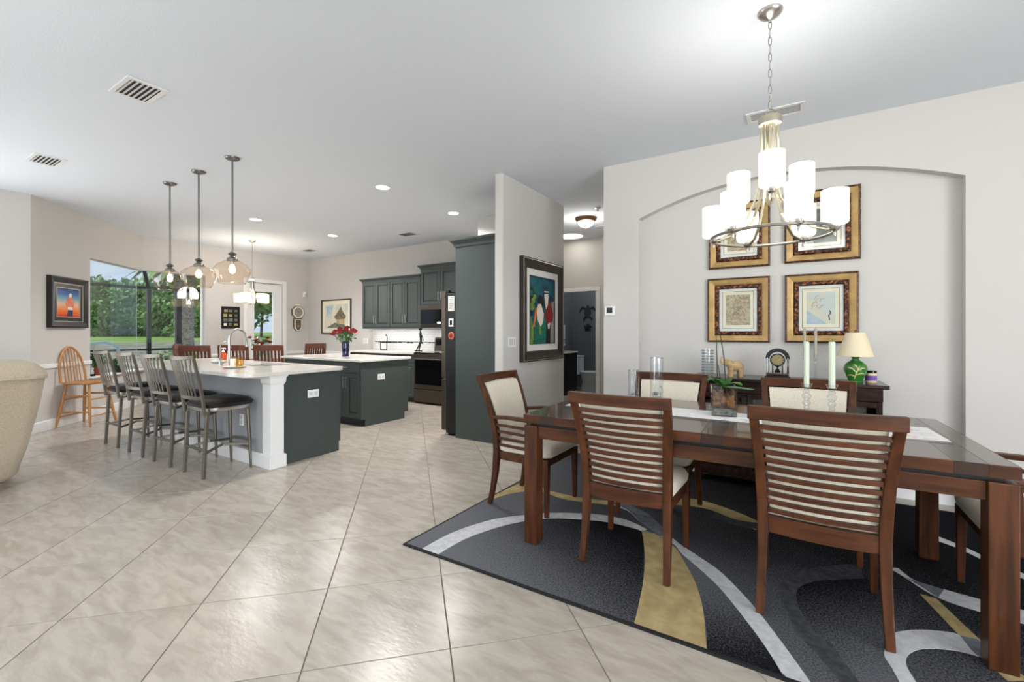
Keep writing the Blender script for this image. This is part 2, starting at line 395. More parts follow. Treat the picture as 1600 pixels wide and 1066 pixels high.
# ---- walls
w = MB()     # dining wall with shallow arched niche
NX0, NX1, NS, NR = -1.348, 1.046, 2.45, 3.105; ncx = (NX0+NX1)/2; ncz = NS+.24-NR; WY = 4.53; ND = 4.62
def archz(x): return ncz+math.sqrt(NR*NR-(x-ncx)**2)
cols = [NX0+(NX1-NX0)*k/28 for k in range(29)]
w.box(-1.72, NX0, WY, 4.72, 0, CEIL); w.box(NX1, 6.32, WY, 4.72, 0, CEIL)
for a, b in zip(cols, cols[1:]):
    za, zb = archz(a), archz(b)
    w.add([(a, WY, za), (b, WY, zb), (b, WY, CEIL), (a, WY, CEIL), (a, ND, za), (b, ND, zb)], [(0, 1, 2, 3), (0, 4, 5, 1)])
    w.add([(a, ND, 0), (b, ND, 0), (b, ND, zb), (a, ND, za)], [(0, 1, 2, 3)])
w.box(NX0, NX1, ND+.001, 4.72, 0, CEIL)
wall_dining = struct(w.obj('wall_dining', 'wall_paint'))
struct(B(-1.72, -1.6, 4.722, 7.829, 0, CEIL).obj('wall_hall_right', 'wall_paint'))
hp = rrect(-2.83, -2.72, 4.10, 5.65, .02)
struct(MB().prism(hp, 0, CEIL).obj('wall_hall_left', 'wall_paint', smooth=True))
struct(B(-4.0, -2.832, 5.53, 5.65, 0, CEIL).obj('wall_closet', 'wall_paint'))
struct(B(-4.12, -4.001, 5.53, 7.829, 0, CEIL).obj('wall_hall_return', 'wall_paint'))
struct(B(-10.2, -4.121, 6.57, 6.69, 0, CEIL).obj('wall_kitchen', 'wall_nook_paint'))
w = MB(); w.box(-10.2, -10.05, 3.293, 4.319, 0, .6); w.box(-10.2, -10.05, 3.293, 4.319, 2.424, CEIL); w.box(-10.2, -10.05, 4.319, 5.13, 0, CEIL)
w.box(-10.2, -10.05, 5.13, 5.93, 2.40, CEIL); w.box(-10.2, -10.05, 5.93, 6.569, 0, CEIL)
struct(w.obj('wall_nook', 'wall_nook_paint'))
w = MB(); w.box(0, 1.131, 0, .15, 0, CEIL); w.box(1.131, BLEN, 0, .15, 0, .6); w.box(1.131, BLEN, 0, .15, 2.424, CEIL)
o = struct(w.obj('wall_bay', 'wall_nook_paint')); o.location = (BA.x, BA.y, 0); o.rotation_euler = (0, 0, BROT)
w = MB(); w.prism([(BA.x, BA.y), (BA.x, .85), (-8.35, .85), (-8.35, BA.y-.06), bay(0, .15)], 0, CEIL); w.box(-8.35, -8.2, -4.32, -3.45, 0, CEIL); w.box(-8.35, -8.2, -3.45, .85, 2.6, CEIL); w.box(-8.35, -8.2, -3.45, .85, 0, .1)
struct(w.obj('wall_left', 'wall_nook_paint'))
w = MB(); w.box(-8.2, -6.8, -4.32, -4.2, 0, CEIL); w.box(0, 6.2, -4.32, -4.2, 0, CEIL); w.box(-6.8, 0, -4.32, -4.2, 2.6, CEIL); w.box(-6.8, 0, -4.32, -4.2, 0, .1)
struct(w.obj('wall_back', 'wall_paint'))
w = MB(); w.box(6.2, 6.32, -4.32, -4.1, 0, CEIL); w.box(6.2, 6.32, .7, 4.529, 0, CEIL); w.box(6.2, 6.32, -4.1, .7, 2.6, CEIL); w.box(6.2, 6.32, -4.1, .7, 0, .1)
struct(w.obj('wall_right', 'wall_paint'))
w = MB(); w.box(-4.0, -3.95, 7.83, 7.95, 0, CEIL); w.box(-3.11, -1.6, 7.83, 7.95, 0, CEIL); w.box(-3.95, -3.11, 7.83, 7.95, 2.06, CEIL)
struct(w.obj('wall_hall_end', 'wall_paint'))
w = MB(); w.box(-4.62, -4.5, 7.951, 9.87, 0, CEIL); w.box(-2.6, -2.48, 7.951, 9.87, 0, CEIL); w.box(-4.499, -2.601, 9.75, 9.87, 0, CEIL)
struct(w.obj('wall_bath', 'bath_paint'))
struct(B(-4.499, -2.601, 7.95, 9.749, -.004, .002).obj('floor_bath', 'mulch'))
# ---- baseboards and rails
def base(pts, name, h=.135, t=.016, m='trim_white', z0=0.):
    for a, b in zip(pts, pts[1:]):
        a = Vector(a); b = Vector(b); d = (b-a).normalized(); n = Vector((-d.y, d.x))*t
        q = MB(); prof = [(0, z0), (t, z0), (t, z0+h*.86), (t*.45, z0+h), (0, z0+h)]
        nn = Vector((-d.y, d.x))
        q.loft([[(p.x+nn.x*o_, p.y+nn.y*o_, z) for o_, z in prof] for p in (a, b)])
        struct(q.obj(name, m))
base([(NX0, WY), (-1.72, WY)], 'baseboard_dining'); base([(NX1, ND), (NX0, ND)], 'baseboard_niche'); base([(6.2, WY), (NX1, WY)], 'baseboard_dining')
base([(-2.72, 5.63), (-2.72, 4.12)], 'baseboard_hall')
base([bay(0), bay(BLEN)][::-1], 'baseboard_bay'); base([(-8.2, 1.53), (-8.2, .85)], 'baseboard_left')
base([(-10.05, 5.05), (-10.05, 3.3)], 'baseboard_nook'); base([(-7.72, 6.57), (-10.05, 6.57)], 'baseboard_kitchen')
base([bay(1.131), bay(0)], 'trim_1', .055, .024, z0=.82)
base([(-10.05, 5.05), (-10.05, 4.33)], 'trim_2', .055, .024, z0=.79); base([(-10.05, 6.57), (-10.05, 6.02)], 'trim_3', .055, .024, z0=.79)
base([(-7.72, 6.57), (-10.05, 6.57)], 'trim_4', .055, .024, z0=.79)
base([(-3.11+.07, 7.83), (-1.72, 7.83)][::-1], 'baseboard_hall_end')
# ---- corner window of the nook (window_1): two panes meeting at a frameless joint
gx = -10.17
# joint where the two glass planes meet
gy_off = .12
t_ = (gx-(BA.x+BN.x*gy_off))/BU.x; gj = Vector((BA.x+BN.x*gy_off, BA.y+BN.y*gy_off))+BU*t_
win = struct(MB().box(-10.19, -10.15, 4.285, 4.319, .6, 2.424).obj('window_1', 'trim_white'))
gl0 = Vector(bay(1.131, gy_off))
def vpane(p, q, z0, z1, t=.008):
    d = (q-p).normalized(); n = Vector((-d.y, d.x))*t/2
    return MB().prism([(p.x+n.x, p.y+n.y), (q.x+n.x, q.y+n.y), (q.x-n.x, q.y-n.y), (p.x-n.x, p.y-n.y)], z0, z1)
vpane(gl0, gj-BU*.003, .62, 2.42).obj('pane', 'window_glass', win); vpane(gj+Vector((0, .003)), Vector((gx, 4.3)), .62, 2.42).obj('pane', 'window_glass', win)
MB().cyl((gj.x, gj.y, .61), (gj.x, gj.y, 2.42), .003, n=8).obj('silicone_joint', 'porcelain', win)
vpane(gl0, gl0+BU*.03, .61, 2.42, .035).obj('window_frame', 'trim_white', win)
vpane(gl0, gj, .6, .625, .05).obj('window_frame', 'trim_white', win); vpane(gj, Vector((gx, 4.3)), .6, .625, .05).obj('window_frame', 'trim_white', win)
# inner sill board
sp = [bay(1.10, -.05), bay(BLEN+.02, -.05), (-10.0, 4.34), (-10.17, 4.34), (gj.x, gj.y), (gl0.x, gl0.y)]
sp = [bay(1.10, -.05), bay(BLEN-.02, -.05), (-10.0, 4.34), (-10.15, 4.34), (gj.x+.02, gj.y), tuple(Vector(bay(1.10, .10)))]
MB().prism(sp, .601, .628).obj('window_sill', 'trim_white', win)
# ---- glazed back door (door_1)
d1 = MB()
for y0, y1, z0, z1 in ((5.13, 5.31, .02, 2.38), (5.735, 5.93, .02, 2.38), (5.31, 5.735, 2.2, 2.38), (5.31, 5.735, .02, .28)): d1.box(-10.15, -10.10, y0, y1, z0, z1)
d1 = struct(d1.obj('door_1', 'trim_white'))
B(-10.128, -10.12, 5.31, 5.735, .28, 2.2).obj('pane', 'window_glass', d1)
c_ = MB(); c_.box(-10.05, -10.028, 5.05, 5.13, 0, 2.475); c_.box(-10.05, -10.028, 5.93, 6.01, 0, 2.475); c_.box(-10.05, -10.028, 5.13, 5.93, 2.395, 2.475)
c_.obj('door_casing', 'trim_white', d1, bevel=.006)
MB().lathe([(.035, 0), (.035, .01), (.014, .014), (.014, .04), (.028, .05), (.03, .07), (.018, .082), (.001, .084)], 16).xf(Matrix.Translation((-10.1, 5.40, 1.02)) @ Matrix.Rotation(PI/2, 4, 'Y')).obj('door_knob', 'chrome', d1, True)
MB().lathe([(.045, 0), (.045, .012), (.03, .022), (.001, .024)], 16).xf(Matrix.Translation((-10.1, 5.40, 1.16)) @ Matrix.Rotation(PI/2, 4, 'Y')).obj('deadbolt', 'chrome', d1, True)
# ---- bathroom doorway casing (door_2, standing open without a leaf in view)
c_ = MB(); c_.box(-3.115, -3.04, 7.808, 7.83, 0, 2.06); c_.box(-4.0, -3.95, 7.808, 7.83, 0, 2.06); c_.box(-4.0, -3.04, 7.808, 7.83, 2.06, 2.135)
d2 = struct(c_.obj('door_2', 'trim_white', bevel=.006))
B(-3.13, -3.111, 7.83, 7.95, 0, 2.059).obj('jamb', 'trim_white', d2)
# ---- added glazed openings, unseen behind the camera, to frame the fill lights (added_window_2, added_window_3)
for nm, horiz, XW in (('added_window_2', True, 0), ('added_window_3', False, 6.22), ('added_window_4', False, -8.32)):
    q = MB(); a0, a1 = (-6.8, 0) if horiz else (-4.1, .7) if XW > 0 else (-3.45, .85)
    n = 4 if horiz else 3
    for k in range(n+1):
        x = a0+(a1-a0)*k/n
        if horiz: q.box(x-.03, x+.03, -4.30, -4.22, .1, 2.6)
        else: q.box(XW, XW+.08, x-.03, x+.03, .1, 2.6)
    for z in (.1, 2.54):
        if horiz: q.box(a0, a1, -4.30, -4.22, z, z+.06)
        else: q.box(XW, XW+.08, a0, a1, z, z+.06)
    wo = struct(q.obj(nm, 'trim_white'))
    for k in range(n):
        x0 = a0+(a1-a0)*k/n+.03; x1 = a0+(a1-a0)*(k+1)/n-.03
        (B(x0, x1, -4.265, -4.257, .16, 2.54) if horiz else B(XW+.037, XW+.045, x0, x1, .16, 2.54)).obj('pane', 'window_glass', wo)

# ================================================================== OUTDOORS
g_ = MB(); rows = []
prof = [(-10.5, -.16), (-13, -.2), (-16, -.2), (-20, .0), (-26, .35), (-34, .62), (-46, .86), (-70, .95), (-120, 1.0)]
ys = [-70, -40, -20, -5, 0, 4, 8, 14, 24, 50, 90]
for x, z in prof: rows.append([(x, y, z) for y in ys])
def gridmesh(rows, name, m):
    q = MB(); n = len(rows[0]); q.v = [p for r in rows for p in r]
    q.f = [(a*n+i, a*n+i+1, (a+1)*n+i+1, (a+1)*n+i) for a in range(len(rows)-1) for i in range(n-1)]
    return q.obj(name, m)
struct(gridmesh(rows[:6], 'ground', 'mulch')); struct(gridmesh(rows[5:], 'lawn_ground', 'grass'))
struct(B(-14.4, -10.31, -2, 12, -.2, -.06).obj('patio_ground', 'lanai_paving'))
def foliage(n, cs, size, seed):
    rnd = random.Random(seed); q = MB()
    for _ in range(n):
        c, r = rnd.choice(cs); 
        while True:
            v = Vector((rnd.uniform(-1, 1), rnd.uniform(-1, 1), rnd.uniform(-1, 1)))
            if .45 < v.length < 1: break
        p = Vector(c)+Vector((v.x*r[0], v.y*r[1], v.z*r[2]))
        a = Vector((rnd.gauss(0, 1), rnd.gauss(0, 1), rnd.gauss(0, 1))).normalized(); b = a.orthogonal().normalized(); 
        s = size*rnd.uniform(.5, 1.3)
        q.add([p-a*s, p+b*s*.55, p+a*s, p-b*s*.55], [(0, 1, 2, 3)])
    return q
def tree(loc, h, w, label, m, seed, bushy=False, n=2600):
    rnd = random.Random(seed); t = thing('tree', label, 'tree', loc, 0, 'trees beyond the lawn')
    cs = []
    for k in range(9 if not bushy else 8):
        z = h*(rnd.uniform(.45, .93) if not bushy else rnd.uniform(.1, .85)); f = 1-.5*z/h
        r = w*.3*rnd.uniform(.7, 1.2); cs.append(((rnd.uniform(-1, 1)*w*.36*f, rnd.uniform(-1, 1)*w*.36*f, z), (r, r, r*.7)))
    foliage(n, cs, w*.042, seed+50).obj('foliage', m, t)
    MB().tube([(0, 0, -.3), (.08*w*.3, 0, h*.4), (0, .05*w, h*.8)], [h*.025, h*.02, h*.008], 8).obj('trunk', 'trunk', t, True)
    return t
specs = [(-61.92, 15.22, 5.18, 7, 'tall dark oak at the left edge of the window view', 'foliage_dark', False),
 (-64.77, 18.15, 6.3, 7.0, 'tall spreading tree rising above the treeline through the corner window', 'foliage_dark', False),
 (-57.65, 17.93, 5.04, 7, 'mid green tree left of the screen post', 'foliage_mid', False),
 (-51.57, 17.04, 4.2, 5.6, 'pale green tree directly behind the screen post', 'foliage_pale', False),
 (-60.07, 21.13, 5.88, 6.4, 'tall tree behind the left pendant shade', 'foliage_dark', False),
 (-51.58, 19.4, 5.18, 6, 'dark tree behind the palm trunk', 'foliage_dark', False),
 (-48.02, 19.29, 5.32, 6, 'mid green tree right of the palm trunk', 'foliage_mid', False),
 (-51.15, 22.04, 5.74, 6.5, 'tree half hidden by the right window edge', 'foliage_dark', False),
 (-48.49, 14.26, 3.2, 5.0, 'low palmetto clump on the lawn edge', 'foliage_dark', True),
 (-52.78, 13.91, 2.9, 5.0, 'low bush on the lawn edge at the left', 'foliage_mid', True),
 (-47.98, 15.77, 3.0, 4.6, 'bright green bush left of centre on the lawn edge', 'foliage_mid', True),
 (-47.38, 17.33, 3.2, 5, 'dark bush behind the thick screen post', 'foliage_dark', True),
 (-44.12, 18.21, 3.0, 5, 'low bush at the right end of the lawn', 'foliage_mid', True),
 (-42.35, 22.89, 5.25, 7, 'tree seen through the glazed door', 'foliage_mid', False)]
for i, (tx_, ty_, h, w_, lab, m_, bu) in enumerate(specs):
    tree((tx_, ty_, .72), h, w_, lab, m_, 20+i, bu)
# screen enclosure of the patio
cage = thing('screen_enclosure', 'dark metal screen enclosure frame outside the corner window', 'enclosure', (-14.25, 4.8, -.06))
def cbar(p, q, w_, nm): MB().ribbon([p, q], w_, w_, up=(0, 0, 1) if abs(p[2]-q[2]) < abs(p[0]-q[0])+abs(p[1]-q[1]) else (1, 0, 0)).obj(nm, 'cage_metal', cage)
cbar((0, 0, 0), (0, 0, 2.5), .08, 'post'); cbar((0, .66, 0), (0, .66, 2.5), .12, 'post'); cbar((0, 2.6, 0), (0, 2.6, 2.5), .10, 'post'); cbar((0, -2.6, 0), (0, -2.6, 2.5), .1, 'post')
cbar((0, -5, 2.5), (0, 7, 2.5), .07, 'beam'); cbar((0, -5, .90), (0, 7, .90), .05, 'beam')
cbar((0, 0, 2.5), (1.5, -.7, 3.25), .07, 'rafter'); cbar((0, 2.6, 2.5), (1.5, 2.6, 3.2), .07, 'rafter'); cbar((1.5, -5, 3.25), (1.5, 7, 3.25), .07, 'beam')
pt = thing('palm_tree', 'palm with a grey ringed trunk beside the thick screen post', 'palm', (-17.3, 6.8, -.2), 0)
MB().lathe([(.26*(1+.12*(k % 2)), .16*k) for k in range(24)], 14).obj('trunk', 'palm_trunk', pt, True)
fr = MB(); rr = random.Random(3)
for k in range(18):
    a = 2*PI*k/18+rr.uniform(-.1, .1); L = rr.uniform(1.3, 1.9); up = rr.uniform(.1, .9)
    pts = [(math.cos(a)*L*u, math.sin(a)*L*u, 3.75+up*u-1.4*u*u) for u in (0, .25, .5, .75, 1)]
    fr.ribbon(pts, [.05, .28, .34, .26, .03], .01)
fr.obj('fronds', 'foliage_mid', pt)
sh = thing('patio_shrub', 'grey green shrub just outside the window sill', 'shrub', (-12.6, 4.55, -.06))
foliage(700, [((0, 0, .45), (.4, .4, .45)), ((.1, .3, .7), (.3, .3, .3))], .07, 77).obj('foliage', 'foliage_pale', sh)
MB().tube([(0, 0, 0), (0, .05, .6)], .02, 6).obj('stem', 'trunk', sh)
pc = thing('patio_rail', 'pale blue curved pool rail outside the corner window', 'rail', (-11.6, 3.0, -.06))
MB().tube([(0, -.35, 0), (0, -.33, .85), (0, -.1, 1.12), (0, .2, 1.16), (0, .38, 1.08), (0, .42, .9), (0, .42, 0)], .03, 8).obj('rail', 'hose_blue', pc, True)
# ================================================================== RUG
RZ = .0102; CZ = .0132
RX0, RX1, RY0, RY1 = -2.03, 1.35, 1.964, 4.42
rug = thing('area_rug', 'charcoal area rug with white and gold curved bands under the dining table', 'rug', (0, 0, 0))
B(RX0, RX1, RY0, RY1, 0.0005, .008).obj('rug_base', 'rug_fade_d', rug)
bd = MB(); bw = .014
bd.box(RX0-.004, RX1+.004, RY0-.004, RY0+bw, .0005, .0092); bd.box(RX0-.004, RX1+.004, RY1-bw, RY1+.004, .0005, .0092)
bd.box(RX0-.004, RX0+bw*.5, RY0+bw, RY1-bw, .0005, .0092); bd.box(RX1-bw*.5, RX1+.004, RY0+bw, RY1-bw, .0005, .0092)
bd.obj('binding', 'rug_binding', rug)
def W2(pts): return [Vector(p) for p in pts]
def smoothline(p, n=4):
    out = []
    for i in range(len(p)-1):
        a, b, c, d = p[max(i-1, 0)], p[i], p[i+1], p[min(i+2, len(p)-1)]
        for k in range(n):
            t = k/n; out.append(.5*((2*b)+(c-a)*t+(2*a-5*b+4*c-d)*t*t+(3*b-a-3*c+d)*t**3))
    out.append(p[-1]); return out
def clamp(p): return Vector((min(max(p.x, RX0+.006), RX1-.006), min(max(p.y, RY0+.012), RY1-.012)))
def rugband(e1, e2, m, z, nm, n=4, raw=False):
    z = .0084+(z-.0092)*.5
    a = smoothline(e1 if raw else W2(e1), n); b = smoothline(e2 if raw else W2(e2), n)
    def res(l, k):
        L = [0]
        for p, q in zip(l, l[1:]): L.append(L[-1]+(q-p).length)
        out = []; j = 0
        for i in range(k):
            s = L[-1]*i/(k-1)
            while j < len(l)-2 and L[j+1] < s: j += 1
            out.append(l[j]+(l[j+1]-l[j])*((s-L[j])/max(L[j+1]-L[j], 1e-9)))
        return out
    k = 40; a = [clamp(p) for p in res(a, k)]; b = [clamp(p) for p in res(b, k)]
    q = MB(); q.v = [(p.x, p.y, z) for p in a]+[(p.x, p.y, z) for p in b]+[(p.x, p.y, .006) for p in a]+[(p.x, p.y, .006) for p in b]
    for i in range(k-1):
        q.f += [(i, i+1, k+i+1, k+i), (i, 2*k+i, 2*k+i+1, i+1), (k+i, k+i+1, 3*k+i+1, 3*k+i)]
    return q.obj(nm, m, rug)
# dark field enclosed by the white arc
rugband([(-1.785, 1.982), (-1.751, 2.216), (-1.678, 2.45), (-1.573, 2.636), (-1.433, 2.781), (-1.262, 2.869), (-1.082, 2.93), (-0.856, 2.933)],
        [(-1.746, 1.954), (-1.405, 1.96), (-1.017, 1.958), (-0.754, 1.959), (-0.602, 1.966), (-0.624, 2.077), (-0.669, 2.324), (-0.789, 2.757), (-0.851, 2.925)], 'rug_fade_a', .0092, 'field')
rugband([(-1.891, 1.975), (-1.875, 2.254), (-1.77, 2.549), (-1.625, 2.724), (-1.493, 2.854), (-1.305, 2.966), (-1.14, 3.031), (-0.977, 3.033), (-0.826, 2.963)],
        [(-1.764, 1.969), (-1.751, 2.216), (-1.678, 2.45), (-1.573, 2.636), (-1.433, 2.781), (-1.262, 2.869), (-1.082, 2.93), (-0.88, 2.929), (-0.84, 2.909)], 'rug_white', .0105, 'arc_band')
rugband([(-0.854, 2.934), (-0.789, 2.757), (-0.725, 2.558), (-0.669, 2.324), (-0.624, 2.077), (-0.607, 1.963)],
        [(-0.772, 2.931), (-0.625, 2.82), (-0.513, 2.62), (-0.431, 2.447), (-0.365, 2.241), (-0.306, 1.96)], 'rug_gold', .0105, 'gold_leaf')
rugband([(-0.625, 2.82), (-0.513, 2.62), (-0.431, 2.447), (-0.365, 2.241), (-0.325, 2.082), (-0.306, 1.96)],
        [(-0.618, 2.824), (-0.57, 2.753), (-0.458, 2.637), (-0.325, 2.482), (-0.195, 2.277), (-0.098, 2.105), (-0.035, 1.961)], 'rug_fade_b', .0092, 'dark_field')
rugband([(-1.203, 3.258), (-1.031, 3.194), (-0.9, 3.057), (-0.737, 2.92), (-0.62, 2.833), (-0.57, 2.753), (-0.458, 2.637), (-0.325, 2.482), (-0.195, 2.277), (-0.098, 2.105), (-0.029, 1.955)],
        [(-1.1, 3.323), (-0.896, 3.212), (-0.773, 3.078), (-0.634, 2.899), (-0.481, 2.77), (-0.348, 2.656), (-0.224, 2.489), (-0.137, 2.351), (-0.03, 2.149), (0.053, 1.981)], 'rug_white', .0112, 'diagonal_band')
rugband([(-1.207, 3.27), (-1.035, 3.206), (-0.9, 3.057), (-0.735, 2.911)], [(-1.088, 3.33), (-0.892, 3.215), (-0.773, 3.078), (-0.649, 2.914)], 'rug_slate', .0118, 'crossing')
# horseshoe band round a black field
rugband([(0.308, 3.174), (0.159, 3.044), (0.028, 2.909), (-0.036, 2.786), (-0.07, 2.642), (-0.049, 2.492), (0.001, 2.31), (0.068, 2.192), (0.119, 2.1), (0.168, 2.01)],
        [(0.3, 2.983), (0.189, 2.903), (0.088, 2.818), (0.026, 2.733), (0.001, 2.63), (0.018, 2.482), (0.074, 2.355), (0.136, 2.254), (0.198, 2.092), (0.218, 2.038)], 'rug_band', .0108, 'horseshoe_band')
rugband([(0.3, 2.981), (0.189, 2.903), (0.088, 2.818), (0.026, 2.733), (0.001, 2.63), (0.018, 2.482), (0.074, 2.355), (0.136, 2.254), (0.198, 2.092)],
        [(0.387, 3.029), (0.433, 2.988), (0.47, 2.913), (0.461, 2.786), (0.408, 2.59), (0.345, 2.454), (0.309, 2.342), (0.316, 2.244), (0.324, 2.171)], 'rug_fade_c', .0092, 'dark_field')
rugband([(0.329, 2.125), (0.325, 2.172), (0.314, 2.247), (0.301, 2.337), (0.346, 2.489), (0.38, 2.539), (0.443, 2.593), (0.523, 2.635), (0.595, 2.647), (0.622, 2.523)],
        [(0.384, 2.16), (0.377, 2.205), (0.364, 2.288), (0.374, 2.354), (0.408, 2.417), (0.462, 2.468), (0.553, 2.51), (0.619, 2.513)], 'rug_white', .0112, 'hook_band')
rugband([(0.519, 2.957), (0.56, 2.781), (0.59, 2.651), (0.633, 2.497), (0.667, 2.395)], [(0.578, 2.95), (0.623, 2.778), (0.655, 2.66), (0.699, 2.531), (0.737, 2.44)], 'rug_gold', .0105, 'gold_strip')
rugband([(0.593, 2.644), (0.615, 2.519), (0.678, 2.517)], [(0.647, 2.65), (0.67, 2.605), (0.697, 2.562)], 'rug_slate', .0115, 'crossing')
rugband([(0.432, 3.198), (0.482, 3.121), (0.587, 2.963), (0.758, 2.912), (0.932, 2.898)], [(0.476, 3.213), (0.53, 3.098), (0.643, 3.074), (0.794, 3.05), (0.978, 3.041)], 'rug_white', .0103, 'sweep_band')
rugband([(0.483, 3.119), (0.541, 3.043), (0.587, 2.962)], [(0.528, 3.097), (0.578, 3.087), (0.631, 3.073)], 'rug_slate', .011, 'crossing')
# gold S-curve along the far side
rugband([(-2.025, 2.86), (-2.016, 3.084), (-1.978, 3.323), (-1.854, 3.333), (-1.694, 3.257), (-1.405, 3.254), (-1.179, 3.333), (-0.866, 3.627), (-0.591, 3.691), (-0.284, 3.548), (-0.156, 3.422)],
        [(-1.984, 2.87), (-1.953, 2.987), (-1.864, 3.131), (-1.751, 3.2), (-1.653, 3.177), (-1.499, 3.146), (-1.373, 3.18), (-1.149, 3.247), (-0.828, 3.465), (-0.567, 3.544), (-0.399, 3.456), (-0.225, 3.333)], 'rug_gold', .0105, 'gold_curve')
rugband([(-0.481, 3.515), (-0.349, 3.443), (-0.196, 3.467), (-0.013, 3.49)], [(-0.506, 3.394), (-0.339, 3.341), (-0.19, 3.355), (-0.012, 3.359)], 'rug_band', .0112, 'grey_curve')
rugband([(0.736, 3.771), (0.828, 3.693), (0.921, 3.551), (1.011, 3.425)], [(0.763, 3.85), (0.866, 3.736), (0.946, 3.609), (1.045, 3.49)], 'rug_white', .0103, 'pale_curve')

# ================================================================== DINING TABLE
TZ = .80; TL, TD = 2.13, 1.08; TX, TY, TR = -.368, 2.947, math.radians(1.6)
tb = thing('dining_table', 'long brown wooden dining table with dark inlaid strips and square legs', 'table', (TX, TY, RZ), TR)
hl, hd = TL/2, TD/2
def tabz(z): return z-RZ
strips = [(-.98, -.86), (-.06, .06), (.86, .98)]
xs = [-hl, -.96, -.86, -.05, .05, .88, .98, hl]
for k in range(7):
    a, b = xs[k], xs[k+1]; dark = k % 2 == 1
    B(a+.0004, b-.0004, -hd, hd, tabz(.752), tabz(.80)-(.0006 if dark else 0)).obj('inlay_strip' if dark else 'top_panel', 'inlay' if dark else 'tabletop_x', tb, bevel=0 if dark else .0015)
for sy in (-1, 1):      # solid front lipping in a redder tone
    for k in range(7):
        a, b = xs[k], xs[k+1]; dark = k % 2 == 1
        B(a+.0004, b-.0004, sy*hd-(.004 if sy < 0 else 0), sy*hd+(.004 if sy > 0 else 0), tabz(.75), tabz(.7985)).obj('edge_inlay' if dark else 'edge_lipping', 'inlay_edge' if dark else 'wood_x', tb)
for sx in (-1, 1): B(sx*hl-(.004 if sx < 0 else 0), sx*hl+(.004 if sx > 0 else 0), -hd, hd, tabz(.75), tabz(.7985)).obj('edge_lipping', 'wood_y', tb)
for sy in (-1, 1): B(-hl+.1, hl-.1, sy*(hd-.36)-.02, sy*(hd-.36)+.02, tabz(.7999), tabz(.8004)).obj('inlay_line', 'inlay', tb)
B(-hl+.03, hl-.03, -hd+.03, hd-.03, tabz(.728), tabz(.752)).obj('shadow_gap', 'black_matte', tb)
for sy in (-1, 1):
    for a, b in ((-hl+.087, -.42), (-.418, .42), (.422, hl-.087)):
        B(a, b, sy*(hd-.03)-.012, sy*(hd-.03)+.012, tabz(.655), tabz(.728)).obj('apron', 'wood_x', tb, bevel=.002)
for sx in (-1, 1): B(sx*(hl-.03)-.012, sx*(hl-.03)+.012, -hd+.087, hd-.087, tabz(.655), tabz(.728)).obj('apron', 'wood_y', tb, bevel=.002)
for sx in (-1, 1):
    for sy in (-1, 1):
        x = sx*(hl-.043); y = sy*(hd-.043); B(x-.043, x+.043, y-.043, y+.043, 0, tabz(.732)).obj('leg', 'wood_z', tb, bevel=.004)

